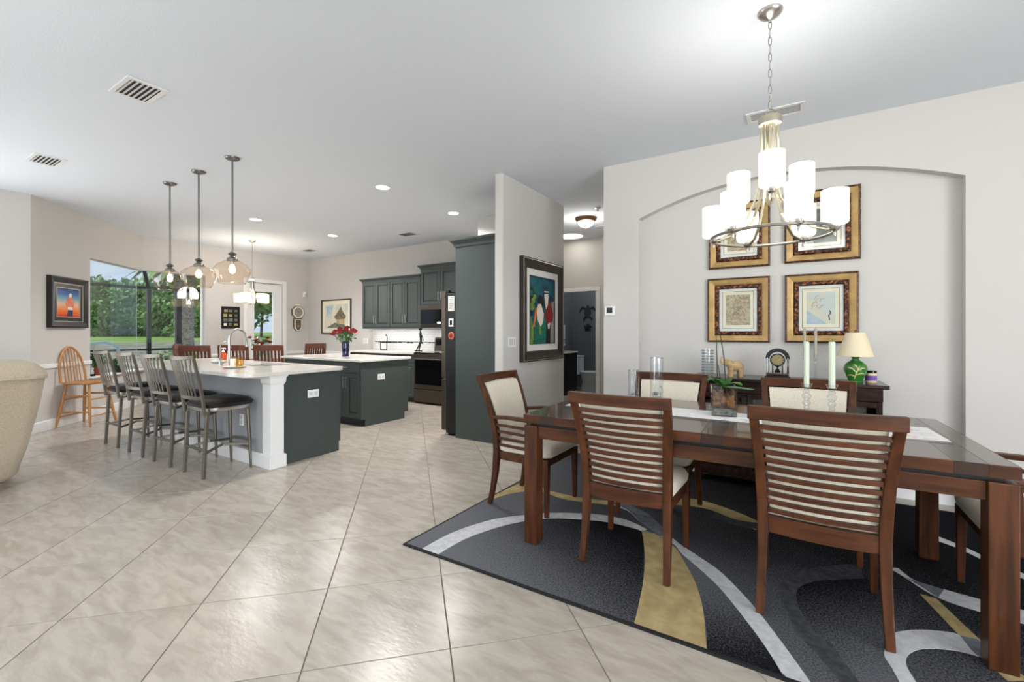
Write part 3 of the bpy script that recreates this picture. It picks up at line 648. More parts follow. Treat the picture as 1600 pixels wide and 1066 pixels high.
# ================================================================== DINING CHAIRS
def bow(x, amp, half): return -amp*(1-(x/half)**2)
RL = [(0, -.25, .232), (.12, -.224, .228), (.25, -.203, .225), (.40, -.192, .223), (.52, -.197, .226), (.66, -.225, .233), (.80, -.272, .243), (.945, -.336, .2545)]
def rl(z):
    for a, b in zip(RL, RL[1:]):
        if a[0] <= z <= b[0]: t = (z-a[0])/(b[0]-a[0]); return a[1]+(b[1]-a[1])*t, a[2]+(b[2]-a[2])*t
    return RL[-1][1], RL[-1][2]
def make_chair(name, label, arms, group):
    t = thing(name, label, 'chair', (0, 0, CZ), 0, group)
    for s in (-1, 1):
        MB().ribbon([(s*x, y, z) for z, y, x in RL], [.034, .036, .04, .044, .044, .042, .04, .038], [.03, .034, .042, .046, .044, .038, .034, .03], up=(0, 1, 0)).obj('rear_leg', 'chairwood_z', t, bevel=.004)
        MB().loft([[(s*.235-.014+i*.028, .235-.014+j*.028, 0) for i, j in ((0, 0), (1, 0), (1, 1), (0, 1))], [(s*.232-.021+i*.042, .232-.021+j*.042, .40) for i, j in ((0, 0), (1, 0), (1, 1), (0, 1))]]).obj('front_leg', 'chairwood_z', t, bevel=.003)
    def rail(z, h, amp, th, nm, m='chairwood_x', dy=0.):
        y, x = rl(z); hx = x-.014
        pts = [(-hx+2*hx*k/8, y+dy+bow(-hx+2*hx*k/8, amp, hx), z) for k in range(9)]
        return MB().ribbon(pts, th, h).obj(nm, m, t, bevel=min(.003, th*.25))
    y_, x_ = rl(.937); hx_ = x_+.0205; MB().ribbon([(-hx_+2*hx_*k/10, y_+bow(-hx_+2*hx_*k/10, .03, hx_), .937) for k in range(11)], .032, .06).obj('top_rail', 'chairwood_x', t, bevel=.004)
    rail(.405, .078, .026, .03, 'lower_rail')
    for k in range(11): rail(.4695+.0400*k, .0225, .029, .013, 'slat', dy=-.006)
    # upholstered back panel in front of the slats
    n = 8; rings = []
    zs = [.455, .47, .58, .70, .82, .89, .903]
    rows_f, rows_b = [], []
    for zi, z in enumerate(zs):
        y, x = rl(z); hx = x-.030; inset = .006 if zi in (0, len(zs)-1) else 0
        fr_, bk = [], []
        for k in range(n+1):
            u = -hx+2*hx*k/n; puff = .034-(.012 if k in (0, n) else 0)-(.010 if inset else 0)
            yy = y+bow(u, .026, hx)
            fr_.append((u, yy+puff, z)); bk.append((u, yy+.006, z))
        rows_f.append(fr_); rows_b.append(bk)
    q = MB(); m_ = n+1; R = len(zs); q.v = [p for r in rows_f for p in r]+[p for r in rows_b for p in r]; o_ = R*m_
    for a in range(R-1):
        for k in range(n):
            q.f.append((a*m_+k, a*m_+k+1, (a+1)*m_+k+1, (a+1)*m_+k)); q.f.append((o_+a*m_+k, o_+(a+1)*m_+k, o_+(a+1)*m_+k+1, o_+a*m_+k+1))
        q.f.append((a*m_, (a+1)*m_, o_+(a+1)*m_, o_+a*m_)); q.f.append((a*m_+n, o_+a*m_+n, o_+(a+1)*m_+n, (a+1)*m_+n))
    for k in range(n): q.f.append((k, o_+k, o_+k+1, k+1)); e = (R-1)*m_; q.f.append((e+k, e+k+1, o_+e+k+1, o_+e+k))
    q.obj('back_cushion', 'cream_fabric', t, smooth=True)
    # seat rails and cushion
    sr = MB(); sr.box(-.212, .212, .208, .236, .345, .405)
    for s in (-1, 1): sr.ribbon([(s*.212, -.19, .372), (s*.228, .0, .375), (s*.232, .215, .375)], .026, .06)
    sr.obj('seat_rail', 'chairwood_x', t, bevel=.004)
    def ring(ins, z, rad): 
        return [(x*(1-.06*(y < 0)), y, z) for x, y in rrect(-.25+ins, .25-ins, -.185+ins, .262-ins, rad, 5)]
    MB().loft([ring(.02, .40, .05), ring(.0, .415, .06), ring(-.004, .445, .06), ring(.012, .478, .07), ring(.05, .497, .08), ring(.12, .506, .08)]).obj('seat', 'cream_fabric', t, smooth=True)
    if arms:
        for s in (-1, 1):
            y0, x0 = rl(.645)
            MB().ribbon([(s*(x0+.004), y0+.01, .655), (s*.262, -.08, .668), (s*.272, .08, .668), (s*.272, .20, .66)], [.03, .04, .05, .055], .026).obj('arm', 'chairwood_y', t, bevel=.006)
            MB().loft([[(s*.262-.016+i*.032, .165-.016+j*.032, .36) for i, j in ((0, 0), (1, 0), (1, 1), (0, 1))], [(s*.270-.016+i*.032, .18-.016+j*.032, .66) for i, j in ((0, 0), (1, 0), (1, 1), (0, 1))]]).obj('arm_post', 'chairwood_z', t, bevel=.003)
            for k in range(4):
                z = .455+.048*k; yy, xx = rl(z)
                MB().ribbon([(s*(xx+.002), yy+.012, z), (s*.252, -.06, z+.004), (s*.264, .06, z+.004), (s*.267, .165, z)], .014, .020).obj('arm_slat', 'chairwood_y', t, bevel=.003)
    return t
GC = 'chairs around the dining table'
c0 = make_chair('dining_chair', 'slat-back dining chair in front of the table, nearer the kitchen', False, GC); c0.location = (-.79, 2.60, CZ); c0.rotation_euler = (0, 0, math.radians(.5))
copy_tree(c0, (.092, 2.605, CZ), 0, 'slat-back dining chair nearest the camera, with its back turned to it')
copy_tree(c0, (-.84, 3.345, CZ), PI, 'cream-backed dining chair behind the glass cylinders, far side of the table')
copy_tree(c0, (.062, 3.35, CZ), PI, 'cream-backed dining chair behind the two pale green candles')
a0 = make_chair('dining_armchair', 'dining armchair with slatted arms at the kitchen end of the table', True, GC); a0.location = (-1.70, 3.0, CZ); a0.rotation_euler = (0, 0, -PI/2)
copy_tree(a0, (.955, 2.97, CZ), PI/2, 'dining armchair at the right end of the table, mostly out of frame')

# ================================================================== ON THE TABLE
TT = .8006
def cloth(name, label, corners, cuts=5):
    q = MB(); n = 10; rnd = random.Random(5); vs = []
    a, b, c, d = [Vector(p) for p in corners]
    for i in range(n+1):
        for j in range(n+1):
            u, v = i/n, j/n; p = (a*(1-u)+b*u)*(1-v)+(d*(1-u)+c*u)*v; vs.append((p.x, p.y, TT+.0012+rnd.uniform(0, .0006)))
    top = vs; m = n+1; q.v = top+[(x, y, z-.0011) for x, y, z in top]
    for i in range(n):
        for j in range(n): k = i*m+j; q.f += [(k, k+m, k+m+1, k+1), (k+m*m, k+1+m*m, k+m+1+m*m, k+m+m*m)]
    for i in range(n): 
        for k, l in ((i, i+1), (n*m+i, n*m+i+1), (i*m, (i+1)*m), (i*m+n, (i+1)*m+n)): q.f.append((k, l, l+m*m, k+m*m))
    t = thing(name, label, 'table linen'); q.obj('cloth', 'white_linen', t)
    return t
r_ = cloth('table_runner', 'white runner with small dark sprigs under the orchid', [(-.84, 2.80), (.16, 2.82), (.15, 3.10), (-.85, 3.10)])
rnd = random.Random(9); sp = MB()
for k in range(26):
    x = rnd.uniform(-.8, .12); y = rnd.uniform(2.84, 3.07); a = rnd.uniform(0, PI); s = .008
    sp.flat([(x+s*math.cos(a+u), y+s*.5*math.sin(a+u), TT+.0024) for u in (0, 1.6, 3.1, 4.7)])
sp.obj('sprig_print', 'print_ink', r_)['kind'] = 'stuff'
r_ = cloth('placemat', 'white floral placemat at the right end of the table', [(.31, 2.79), (.606, 2.825), (.585, 3.17), (.29, 3.14)])
sp = MB()
for k in range(40):
    x = rnd.uniform(.33, .57); y = rnd.uniform(2.83, 3.13); a = rnd.uniform(0, PI); s = .013
    sp.flat([(x+s*math.cos(a+u), y+s*.5*math.sin(a+u), TT+.0024) for u in (0, 1.6, 3.1, 4.7)])
sp.obj('floral_print', 'rose_pink', r_)['kind'] = 'stuff'
cloth('placemat', 'white folded placemat at the kitchen end of the table', [(-1.34, 2.80), (-1.20, 2.80), (-1.20, 3.08), (-1.34, 3.08)])
# orchid in a glass cube
p = (-.372, 2.985); oc = thing('potted_orchid', 'bare-stemmed orchid in a square glass vase filled with bark', 'orchid', (p[0], p[1], TT+.0028), math.radians(12))
s = .068; wl = MB()
for x0, x1, y0, y1 in ((-s, s, -s, -s+.004), (-s, s, s-.004, s), (-s, -s+.004, -s+.004, s-.004), (s-.004, s, -s+.004, s-.004)): wl.box(x0, x1, y0, y1, .006, .178)
wl.box(-s, s, -s, s, 0, .006); wl.obj('glass_cube', 'vase_glass', oc)
B(-s+.006, s-.006, -s+.006, s-.006, .007, .045).obj('pebbles', 'pebbles', oc)
bk = MB(); rnd = random.Random(2)
bk.box(-s+.014, s-.014, -s+.014, s-.014, .046, .13)
for k in range(130):
    f = rnd.choice((0, 1, 2, 3)); u = rnd.uniform(-.05, .05); z = rnd.uniform(.05, .15); a = Vector((rnd.gauss(0, 1), rnd.gauss(0, 1), rnd.gauss(0, 1))).normalized()*.014
    c = Vector([(u, -.05, z), (u, .05, z), (-.05, u, z), (.05, u, z)][f]); bk.cyl(c-a*.7, c+a*.7, .006, .004, 5)
bk.obj('bark', 'bark', oc)
for ang, L, up in ((2.6, .12, .05), (3.6, .10, .06), (.1, .17, .0), (5.6, .12, .04), (1.2, .1, .05)):
    pts = [(math.cos(ang)*L*u, math.sin(ang)*L*u, .17+up*math.sin(u*2.2)-.012*u*u) for u in (0, .2, .45, .7, .9, 1)]
    MB().ribbon(pts, [.015, .05, .07, .06, .03, .004], .004).obj('leaf', 'orchid_leaf', oc, smooth=True)
for x, y, h, lean in ((-.03, .02, .52, -.01), (.02, .03, .56, -.045), (-.01, -.01, .30, -.02)):
    MB().tube([(x, y, .12), (x+lean*.3, y, .12+(h-.12)*.5), (x+lean, y, h)], [.003, .003, .002], 6).obj('stem', 'stem_dark', oc)
# glass cylinders with a small glass swan in each
def cylv(p, r, h, label):
    t = thing('glass_cylinder', label, 'vase', (p[0], p[1], TT), 0, 'clear glass cylinders on the table')
    MB().lathe([(r-.002, 0), (r, .004), (r, h), (r-.003, h), (r-.003, .008), (.001, .008)], 28, cap=False).obj('cylinder', 'vase_glass', t, True)
    MB().lathe([(r, h-.003), (r+.0006, h), (r-.003, h), (r-.003, h-.003)], 28, cap=False).obj('rim', 'chrome', t, True)
    return t
cylv((-1.02, 3.30), .040, .222, 'shorter clear glass cylinder vase'); cylv((-.868, 3.365), .046, .315, 'taller clear glass cylinder vase')
def swan(p, z, k, label):
    t = thing('glass_swan', label, 'figurine', (p[0], p[1], z), 0, 'glass swans inside the cylinders')
    MB().sphere((0, 0, .022*k), .024*k, 12, 8, (1.1, .8, .85)).obj('body', 'crystal', t, True)
    MB().tube([(.018*k, 0, .03*k), (.034*k, 0, .05*k), (.03*k, 0, .07*k), (.018*k, 0, .078*k), (.028*k, 0, .07*k)], .005*k, 8).obj('neck', 'crystal', t, True)
    for s in (-1, 1): MB().sphere((-.008*k, s*.012*k, .034*k), .014*k, 10, 6, (1.3, .4, .8)).obj('wing', 'crystal', t, True)
swan((-1.02, 3.30), TT+.0085, 1.0, 'small glass swan in the shorter cylinder'); swan((-.868, 3.365), TT+.0085, 1.25, 'larger glass swan in the taller cylinder')
# crystal candlesticks with pale green candles
def stick(p, z, label, hs=.20, hc=.27, rc=.0145, cm='candle', name='candlestick', tall=False):
    t = thing(name, label, 'candlestick', (p[0], p[1], z), 0, 'crystal candlesticks')
    if not tall:
        prof = [(.040, 0), (.040, .006), (.028, .022), (.012, .045), (.016, .055), (.010, .062), (.020, .075), (.022, .085), (.012, .098), (.020, .108), (.026, .12), (.024, .13), (.013, .142), (.020, .152), (.012, .160), (.020, .172), (.030, .196), (.032, .20), (.016, .198), (.015, .178), (.001, .177)]
    else:
        prof = [(.036, 0), (.036, .005), (.016, .012), (.007, .03), (.012, .04), (.006, .05), (.005, .15), (.012, .158), (.015, .17), (.008, .18), (.018, .196), (.018, .20), (.012, .199), (.001, .185)]
    MB().lathe([(r, q*hs/.2) for r, q in prof], 10 if not tall else 12).obj('holder', 'crystal', t)
    c = thing('taper_candle', ('pale green candle standing in the ' if cm == 'candle' else 'grey green candle standing in the ')+label, 'candle', (p[0], p[1], z+hs*.89), 0, 'taper candles')
    MB().lathe([(rc, 0), (rc, hc-.004), (rc*.8, hc), (.001, hc)], 16).obj('wax', cm, c, True)
    MB().tube([(0, 0, hc), (.001, 0, hc+.008), (.004, 0, hc+.013)], .0012, 5).obj('wick', 'stem_dark', c)
stick((.054, 3.236), TT, 'left crystal candlestick on the table', .195, .275)
stick((.18, 3.245), TT, 'right crystal candlestick on the table', .195, .275, .0165)

# ================================================================== SIDEBOARD
SX0, SX1, SY0, SY1, SZ = -.76, .54, 4.22, 4.60, .915
sb = thing('sideboard', 'dark brown glazed sideboard in the dining niche', 'sideboard', ((SX0+SX1)/2, (SY0+SY1)/2, RZ)); hx = (SX1-SX0)/2; hy = (SY1-SY0)/2
Z = lambda z: z-RZ
B(-hx-.035, hx+.035, -hy-.035, hy, Z(SZ-.028), Z(SZ)).obj('top', 'darkwood_x', sb, bevel=.006)
b_ = MB(); b_.box(-hx, hx, hy-.012, hy, .06, Z(SZ-.028)); b_.box(-hx, hx, -hy+.02, hy-.012, .06, .09); b_.box(-hx, hx, -hy+.02, hy-.012, .46, .478)
for x in (-hx, -.245, .225, hx-.02): b_.box(x, x+.02, -hy+.02, hy-.012, .09, Z(SZ-.028))
b_.box(-hx, hx, -hy, -hy+.02, .78, Z(SZ-.028)); b_.box(-hx, hx, -hy, -hy+.02, .06, .10)
b_.obj('carcass', 'darkwood_x', sb)
for x0, x1 in ((-hx+.004, -.237), (-.233, 0), (.002, .232), (.236, hx-.004)):
    d = MB(); fw_ = .04; z0, z1 = .105, .775
    d.box(x0, x0+fw_, -hy-.018, -hy, z0, z1); d.box(x1-fw_, x1, -hy-.018, -hy, z0, z1); d.box(x0+fw_, x1-fw_, -hy-.018, -hy, z1-fw_, z1); d.box(x0+fw_, x1-fw_, -hy-.018, -hy, z0, z0+fw_)
    dr = d.obj('door', 'darkwood_z', sb, bevel=.003)
    B(x0+fw_, x1-fw_, -hy-.011, -hy-.008, z0+fw_, z1-fw_).obj('pane', 'window_glass', dr)
    B(x1-.02, x1-.012, -hy-.034, -hy-.018, .55, .66).obj('handle', 'steel', dr, bevel=.002)
for x in (-hx, hx-.05):
    for y in (-hy, hy-.05): B(x, x+.05, y, y+.05, 0, .06).obj('foot', 'darkwood_z', sb)
# wine glasses inside
for k, (x, y) in enumerate(((-.46, .0), (-.36, .05), (.34, .02), (.44, .06))):
    g = thing('wine_glass', ['wine glass behind the sideboard doors on the left', 'wine glass behind the sideboard doors, second from left', 'wine glass behind the right sideboard door', 'wine glass at the far right inside the sideboard'][k], 'glass', ((SX0+SX1)/2+x, (SY0+SY1)/2+y, .488), 0, 'glasses in the sideboard')
    MB().lathe([(.034, 0), (.004, .005), (.004, .09), (.03, .115), (.036, .15), (.031, .2)], 16, cap=False).obj('glass', 'vase_glass', g, True)
# hobnail glass vase
v = thing('textured_vase', 'clear textured glass vase at the left end of the sideboard', 'vase', (-.675, 4.37, SZ))
MB().lathe([(.046, 0), (.046, .24), (.041, .24), (.041, .008), (.001, .008)], 24, cap=False).obj('body', 'vase_glass', v, True)
hb = MB()
for r in range(9):
    for k in range(14):
        a = 2*PI*(k+.5*(r % 2))/14; hb.sphere((.046*math.cos(a), .046*math.sin(a), .018+.0255*r), .0105, 6, 4)
hb.obj('hobnails', 'clear_glass', v, True)['kind'] = 'stuff'
# carved elephant, trunk raised
e = thing('elephant_figurine', 'carved pale wooden elephant with raised trunk on the sideboard', 'figurine', (-.45, 4.37, SZ), math.radians(200))
bd_ = MB(); bd_.sphere((0, 0, .092), .052, 14, 10, (1.25, .78, .95)); bd_.sphere((.062, 0, .118), .034, 12, 8, (1, .85, 1.05))
bd_.tube([(.085, 0, .112), (.108, 0, .115), (.118, 0, .135), (.112, 0, .158), (.104, 0, .172)], [.016, .012, .010, .008, .007], 8)
for x, y in ((.036, .022), (.036, -.022), (-.036, .024), (-.036, -.024)): bd_.tube([(x, y, .07), (x*1.05, y, .035), (x*1.05, y, 0)], [.023, .018, .019], 10)
bd_.tube([(-.062, 0, .105), (-.072, 0, .08), (-.07, 0, .05)], [.005, .004, .003], 6)
bd_.obj('body', 'elephant_wood', e, True)
for s in (-1, 1):
    MB().sphere((.05, s*.032, .118), .03, 10, 6, (.7, .22, 1)).obj('ear', 'elephant_wood', e, True); MB().tube([(.08, s*.014, .1), (.1, s*.016, .092), (.115, s*.014, .1)], [.004, .003, .001], 6).obj('tusk', 'candle', e, True)
# arched mantel clock
c = thing('mantel_clock', 'black arched mantel clock with an open brass dial on the sideboard', 'clock', (-.13, 4.37, SZ))
B(-.092, .092, -.05, .05, 0, .022).obj('base', 'black_gloss', c, bevel=.004); B(-.082, .082, -.044, .044, .022, .045).obj('plinth', 'darkwood_x', c, bevel=.006)
for s in (-1, 1):
    MB().lathe([(.009, .045), (.007, .06), (.006, .10), (.007, .17), (.010, .178), (.010, .19), (.004, .2), (.006, .208), (.001, .215)], 10, (s*.074, 0, 0)).obj('column', 'black_gloss', c, True)
    MB().lathe([(.006, .045), (.005, .11)], 8, (s*.035, 0, 0)).obj('inner_post', 'black_gloss', c, True)
    B(s*.074-.004 if s > 0 else -.078, s*.074+.004 if s > 0 else -.070, -.02, .02, .05, .175).obj('mirror_panel', 'chrome', c)
MB().ribbon([(x, 0, z) for x, z in arc(0, .165, .073, 0, PI, 18)], .03, .012, up=(0, 1, 0)).obj('arch', 'black_gloss', c)
MB().lathe([(.001, -.012), (.048, -.012), (.052, -.006), (.052, .006), (.048, .012), (.001, .012)], 28).xf(Matrix.Translation((0, 0, .155)) @ Matrix.Rotation(PI/2, 4, 'X')).obj('dial', 'clock_gold', c, True)
MB().tube([(x, -.014, z) for x, z in arc(0, .155, .05, 0, 2*PI, 28)[:-1]], .005, 6, close=True).obj('bezel', 'black_gloss', c, True)
for a, L in ((1.1, .03), (2.7, .022)): MB().ribbon([(0, -.015, .155), (L*math.cos(a), -.015, .155+L*math.sin(a))], .002, .003, up=(0, 1, 0)).obj('hand', 'black_matte', c)
for k in range(12):
    a = 2*PI*k/12; MB().cbox((.038*math.cos(a), -.0135, .155+.038*math.sin(a)), (.006, .002, .006)).obj('numeral', 'black_matte', c)
MB().lathe([(.022, .05), (.024, .06), (.012, .075), (.006, .09), (.012, .1)], 14).obj('pendulum', 'black_gloss', c, True)
stick((.135, 4.40), SZ, 'slender crystal candlestick right of the clock', .205, .235, .0105, 'candle_grey', tall=True)
stick((.06, 4.42), SZ, 'crystal candlestick on the sideboard behind the green candle', .205, .235, .0105, 'candle_grey', tall=True)
# green ginger-jar lamp
l = thing('table_lamp', 'green ceramic table lamp with cream shade on the sideboard', 'lamp', (.39, 4.36, SZ))
MB().lathe([(.045, 0), (.047, .006), (.044, .012), (.058, .05), (.074, .09), (.076, .115), (.066, .14), (.045, .16), (.026, .172), (.023, .19), (.03, .196), (.028, .2)], 30).obj('base', 'lamp_green', l, True)
MB().cyl((0, 0, .2), (0, 0, .40), .005).obj('stem', 'bronze', l)
MB().lathe([(.115, .203), (.062, .385), (.060, .385), (.113, .203)], 36, cap=False).obj('shade', 'shade_cream', l, True)
MB().sphere((0, 0, .40), .009, 10, 6).obj('finial', 'bronze', l, True)
for pts in ([(-.01, .03), (.0, .08), (.02, .13)], [(.0, .08), (-.025, .11), (-.05, .118)], [(.005, .095), (.035, .115), (.055, .112)], [(-.005, .06), (.03, .075), (.05, .07)], [(.01, .11), (-.005, .135), (-.02, .14)], [(-.006, .05), (-.03, .06), (-.05, .055)]):
    def srf(x, z):
        tbl = [(.012, .044), (.05, .058), (.09, .074), (.115, .076), (.14, .066), (.16, .045)]
        z = max(.012, min(.16, z))
        for (z0, r0), (z1, r1) in zip(tbl, tbl[1:]):
            if z0 <= z <= z1: r = r0+(r1-r0)*(z-z0)/(z1-z0)
        return (x, -math.sqrt(max(r*r-x*x, 1e-6)), z)
    sm = smoothline([Vector(p) for p in pts], 5)
    MB().tube([srf(p.x, p.y) for p in sm], [.001+.004*math.sin(PI*(k+.5)/(len(sm))) for k in range(len(sm))], 6).obj('painted_leaf', 'leaf_cream', l, True)
j = thing('jar_candle', 'glass jar candle with purple label and black lid beside the green lamp', 'candle', (.492, 4.42, SZ))
MB().lathe([(.034, 0), (.036, .004), (.036, .07), (.033, .074)], 24).obj('jar', 'wax_cream', j, True); MB().lathe([(.0366, .015), (.0366, .055)], 24, cap=False).obj('paper_label', 'purple_label', j, True); MB().lathe([(.036, .074), (.036, .09), (.034, .092)], 24).obj('lid', 'black_gloss', j, True)
# ================================================================== CHANDELIER
ch = thing('chandelier', 'brushed nickel two-tier chandelier with nine lit white glass shades over the dining table', 'chandelier', (-.119, 2.81, 1.83))
top = CEIL-1.83
MB().lathe([(.062, top), (.062, top-.006), (.05, top-.022), (.02, top-.04), (.008, top-.045), (.008, top-.06)], 28).obj('canopy', 'nickel', ch, True)
zc = top-.05; k = 0; z_end = .672
while zc > z_end+.03:
    a = 0 if k % 2 == 0 else PI/2
    link = [(.009*math.cos(t), 0, zc-.023+.026*math.sin(t)) for t in [2*PI*i/14 for i in range(14)]]
    MB().tube(link, .0022, 6, close=True).xf(Matrix.Rotation(a+.5, 4, 'Z')).obj('chain_link', 'nickel', ch, True)
    zc -= .044; k += 1
MB().tube([(.019*math.cos(t), 0, .672+.019*math.sin(t)) for t in [2*PI*i/18 for i in range(18)]], .003, 6, close=True).obj('loop', 'nickel', ch, True)
MB().lathe([(.001, .655), (.03, .652), (.056, .645), (.058, .64), (.058, .602), (.052, .598), (.001, .598)], 30).obj('cap', 'champagne_metal', ch, True)
MB().lathe([(.018, .598), (.018, .22), (.024, .20), (.012, .175), (.001, .16)], 16).obj('stem', 'champagne_metal', ch, True)
MB().tube([(.293*math.cos(t), .293*math.sin(t), 0) for t in [2*PI*i/64 for i in range(64)]], .0085, 8, close=True).obj('ring', 'nickel', ch, True)
def shade(x, y, z, parent):
    MB().lathe([(.010, z), (.022, z+.006), (.026, z+.016), (.014, z+.020), (.014, z+.030)], 16, (x, y, 0)).obj('cup', 'nickel', parent, True)
    MB().lathe([(.006, z-.028), (.008, z-.02), (.006, z-.006), (.010, z)], 10, (x, y, 0)).obj('finial', 'nickel', parent, True)
    MB().lathe([(.001, z+.032), (.050, z+.032), (.058, z+.04), (.060, z+.05), (.060, z+.205), (.056, z+.205), (.056, z+.05), (.001, z+.04)], 26, (x, y, 0), cap=False).obj('shade', 'lit_shade', parent, True)
A0 = math.radians(-3)
for k in range(6):
    a = A0+2*PI*k/6; ca, sa = math.cos(a), math.sin(a)
    pr = [(.040, .60), (.042, .45), (.047, .33), (.075, .20), (.125, .085), (.19, .022), (.25, .004), (.288, .004)]
    MB().ribbon([(r*ca, r*sa, z) for r, z in pr], [.014]*4+[.015]*4, .010, up=(-sa*.001, ca*.001, 1) if False else (ca, sa, .35)).obj('arm', 'champagne_metal', ch, bevel=.002)
    shade(.286*ca, .286*sa, -.008, ch)
for k in range(3):
    a = math.radians(-85)+2*PI*k/3; ca, sa = math.cos(a), math.sin(a)
    pr = [(.030, .60), (.030, .45), (.036, .30), (.06, .205), (.10, .165), (.150, .160), (.178, .172)]
    MB().ribbon([(r*ca, r*sa, z) for r, z in pr], .013, .009, up=(ca, sa, .35)).obj('arm', 'champagne_metal', ch, bevel=.002)
    shade(.178*ca, .178*sa, .185, ch)
lamp('chandelier_glow', (-.119, 2.81, 2.36), 16, (1, .97, .92), .3)

# ================================================================== FRAMED PRINTS IN THE NICHE
def frame_xz(q, w, h, b, y0, y1, ins=0.):
    a, c = w/2-ins, h/2-ins
    q.box(-a, -a+b, y0, y1, -c, c); q.box(a-b, a, y0, y1, -c, c); q.box(-a+b, a-b, y0, y1, c-b, c); q.box(-a+b, a-b, y0, y1, -c, -c+b); return q
def mitre(w, h, prof):
    """picture-frame moulding: prof = [(inset, depth)], depth measured towards the room (-y)"""
    rings = []
    for sx, sz in ((-1, -1), (1, -1), (1, 1), (-1, 1)): rings.append([(sx*(w/2-i), -d, sz*(h/2-i)) for i, d in prof])
    return MB().loft(rings, cap=False, close=True)
def print_frame(cx, cz, w, h, label, art):
    t = thing('framed_print', label, 'picture', (cx, ND-.001, cz), 0, 'gilt framed prints in the niche')
    mitre(w, h, [(0, 0), (0, .028), (.012, .032), (.016, .03), (.016, 0)]).obj('outer_bead', 'bead_frame', t)
    mitre(w, h, [(.016, 0), (.016, .029), (.05, .022), (.066, .016), (.066, 0)]).obj('gilt_cove', 'gold_leaf', t)
    mitre(w, h, [(.064, 0), (.064, .020), (.074, .03), (.092, .03), (.102, .02), (.102, 0)]).obj('carved_band', 'carved_frame', t)
    mitre(w, h, [(.10, 0), (.10, .013), (.128, .012), (.128, 0)]).obj('linen_mat', 'mat_white', t)
    mitre(w, h, [(.126, 0), (.126, .014), (.131, .014), (.131, 0)]).obj('gilt_fillet', 'gold_leaf', t)
    mitre(w, h, [(.13, 0), (.13, .010), (.158, .009), (.158, 0)]).obj('inner_mat', 'mat_cream', t)
    a, c = w/2-.157, h/2-.157
    B(-a, a, -.007, -.004, -c, c).obj('print', art, t)
    def stroke(pts, m, wd=.004): MB().ribbon([(x*a, -.0075, z*c) for x, z in pts], wd, .0008, up=(0, 1, 0)).obj('drawn_line', m, t)
    rr = random.Random(int(cx*100)+int(cz*100))
    if art == 'print_tan':
        for k in range(7):
            x, z = rr.uniform(-.4, .4), rr.uniform(-.5, .5); stroke([(x+.35*math.cos(u)*rr.uniform(.7, 1.2), z+.3*math.sin(u)) for u in [rr.uniform(0, 1)+.5*i for i in range(7)]], 'print_line', .003)
        for x, z in ((-.1, .55), (.25, .45)): MB().lathe([(.001, 0), (.014, 0), (.014, .001), (.001, .001)], 14).xf(Matrix.Translation((x*a, -.0078, z*c)) @ Matrix.Rotation(PI/2, 4, 'X')).obj('drawn_head', 'gold_leaf', t)
    elif art == 'print_pale':
        MB().add([(-a, -.0073, -c), (a*.5, -.0073, -c), (-a, -.0073, -.1*c)], [(0, 1, 2)]).obj('wash', 'print_blue', t)
        for k in range(9):
            x, z = rr.uniform(-.6, .2), rr.uniform(.0, .8); stroke([(x+.2*math.cos(u), z+.14*math.sin(u*1.3)) for u in [rr.uniform(0, 1)+.6*i for i in range(6)]], 'print_line', .002)
        stroke([(.62, -.75), (.56, -.45), (.7, -.3), (.6, -.15)], 'print_ink', .009)
    else:
        for k in range(5): x = rr.uniform(-.6, .6); stroke([(x, -.8), (x+.1, -.2), (x-.05, .4)], 'print_line', .003)
        MB().sphere((0, -.006, .45*c), .03, 12, 6, (1, .05, 1.2)).obj('drawn_head', 'print_line', t)
    pl = B(-w/2+.103, w/2-.103, -.0175, -.0165, -h/2+.103, h/2-.103).obj('glazing', 'window_glass', t)
print_frame(-.452, 1.508, .516, .596, 'gilt framed print of tan line figures, lower left of the four', 'print_tan')
print_frame(.177, 1.508, .516, .590, 'gilt framed print with pale blue wash, lower right of the four', 'print_pale')
print_frame(-.446, 2.196, .506, .600, 'gilt framed print half hidden by the chandelier, upper left of the four', 'print_tan')
print_frame(.181, 2.208, .532, .606, 'gilt framed print with grey green figure, upper right of the four', 'print_grey')

# ================================================================== WALL DEVICES
def plate(name, label, cat, loc, rz, w, h, parts, group=None):
    t = thing(name, label, cat, loc, rz, group); B(-w/2, w/2, -.006, 0, -h/2, h/2).obj('plate', 'plastic_white', t, bevel=.002)
    for x, z, a, b, m in parts: B(x-a/2, x+a/2, -.009, -.006, z-b/2, z+b/2).obj('rocker' if 'switch' in name else 'socket', m, t, bevel=.001)
    return t
th = thing('thermostat', 'white thermostat with dark display on the wall left of the niche', 'thermostat', (-1.645, WY, 1.525))
B(-.055, .055, -.024, 0, -.05, .05).obj('housing', 'plastic_white', th, bevel=.006); B(-.034, .028, -.0255, -.024, -.022, .034).obj('display', 'screen_dark', th)
plate('light_switch', 'white triple rocker switch beside the painting of two figures', 'switch', (-2.72, 4.29, 1.19), PI/2, .16, .115, [(x, 0, .034, .068, 'plastic_line') for x in (-.046, 0, .046)])
plate('light_switch', 'white switch plate on the kitchen wall left of the backsplash', 'switch', (-7.96, 6.57, 1.10), 0, .16, .115, [(x, 0, .034, .068, 'plastic_line') for x in (-.046, 0, .046)])
plate('wall_outlet', 'white outlet on the end panel of the sink island', 'outlet', (-4.243, 2.83, .665), PI/2, .125, .08, [(x, 0, .036, .034, 'plastic_line') for x in (-.03, .03)], 'island outlets')
plate('wall_outlet', 'white outlet on the end panel of the island with the roses', 'outlet', (-5.0, 4.40, .665), PI/2, .125, .08, [(x, 0, .036, .034, 'plastic_line') for x in (-.03, .03)], 'island outlets')
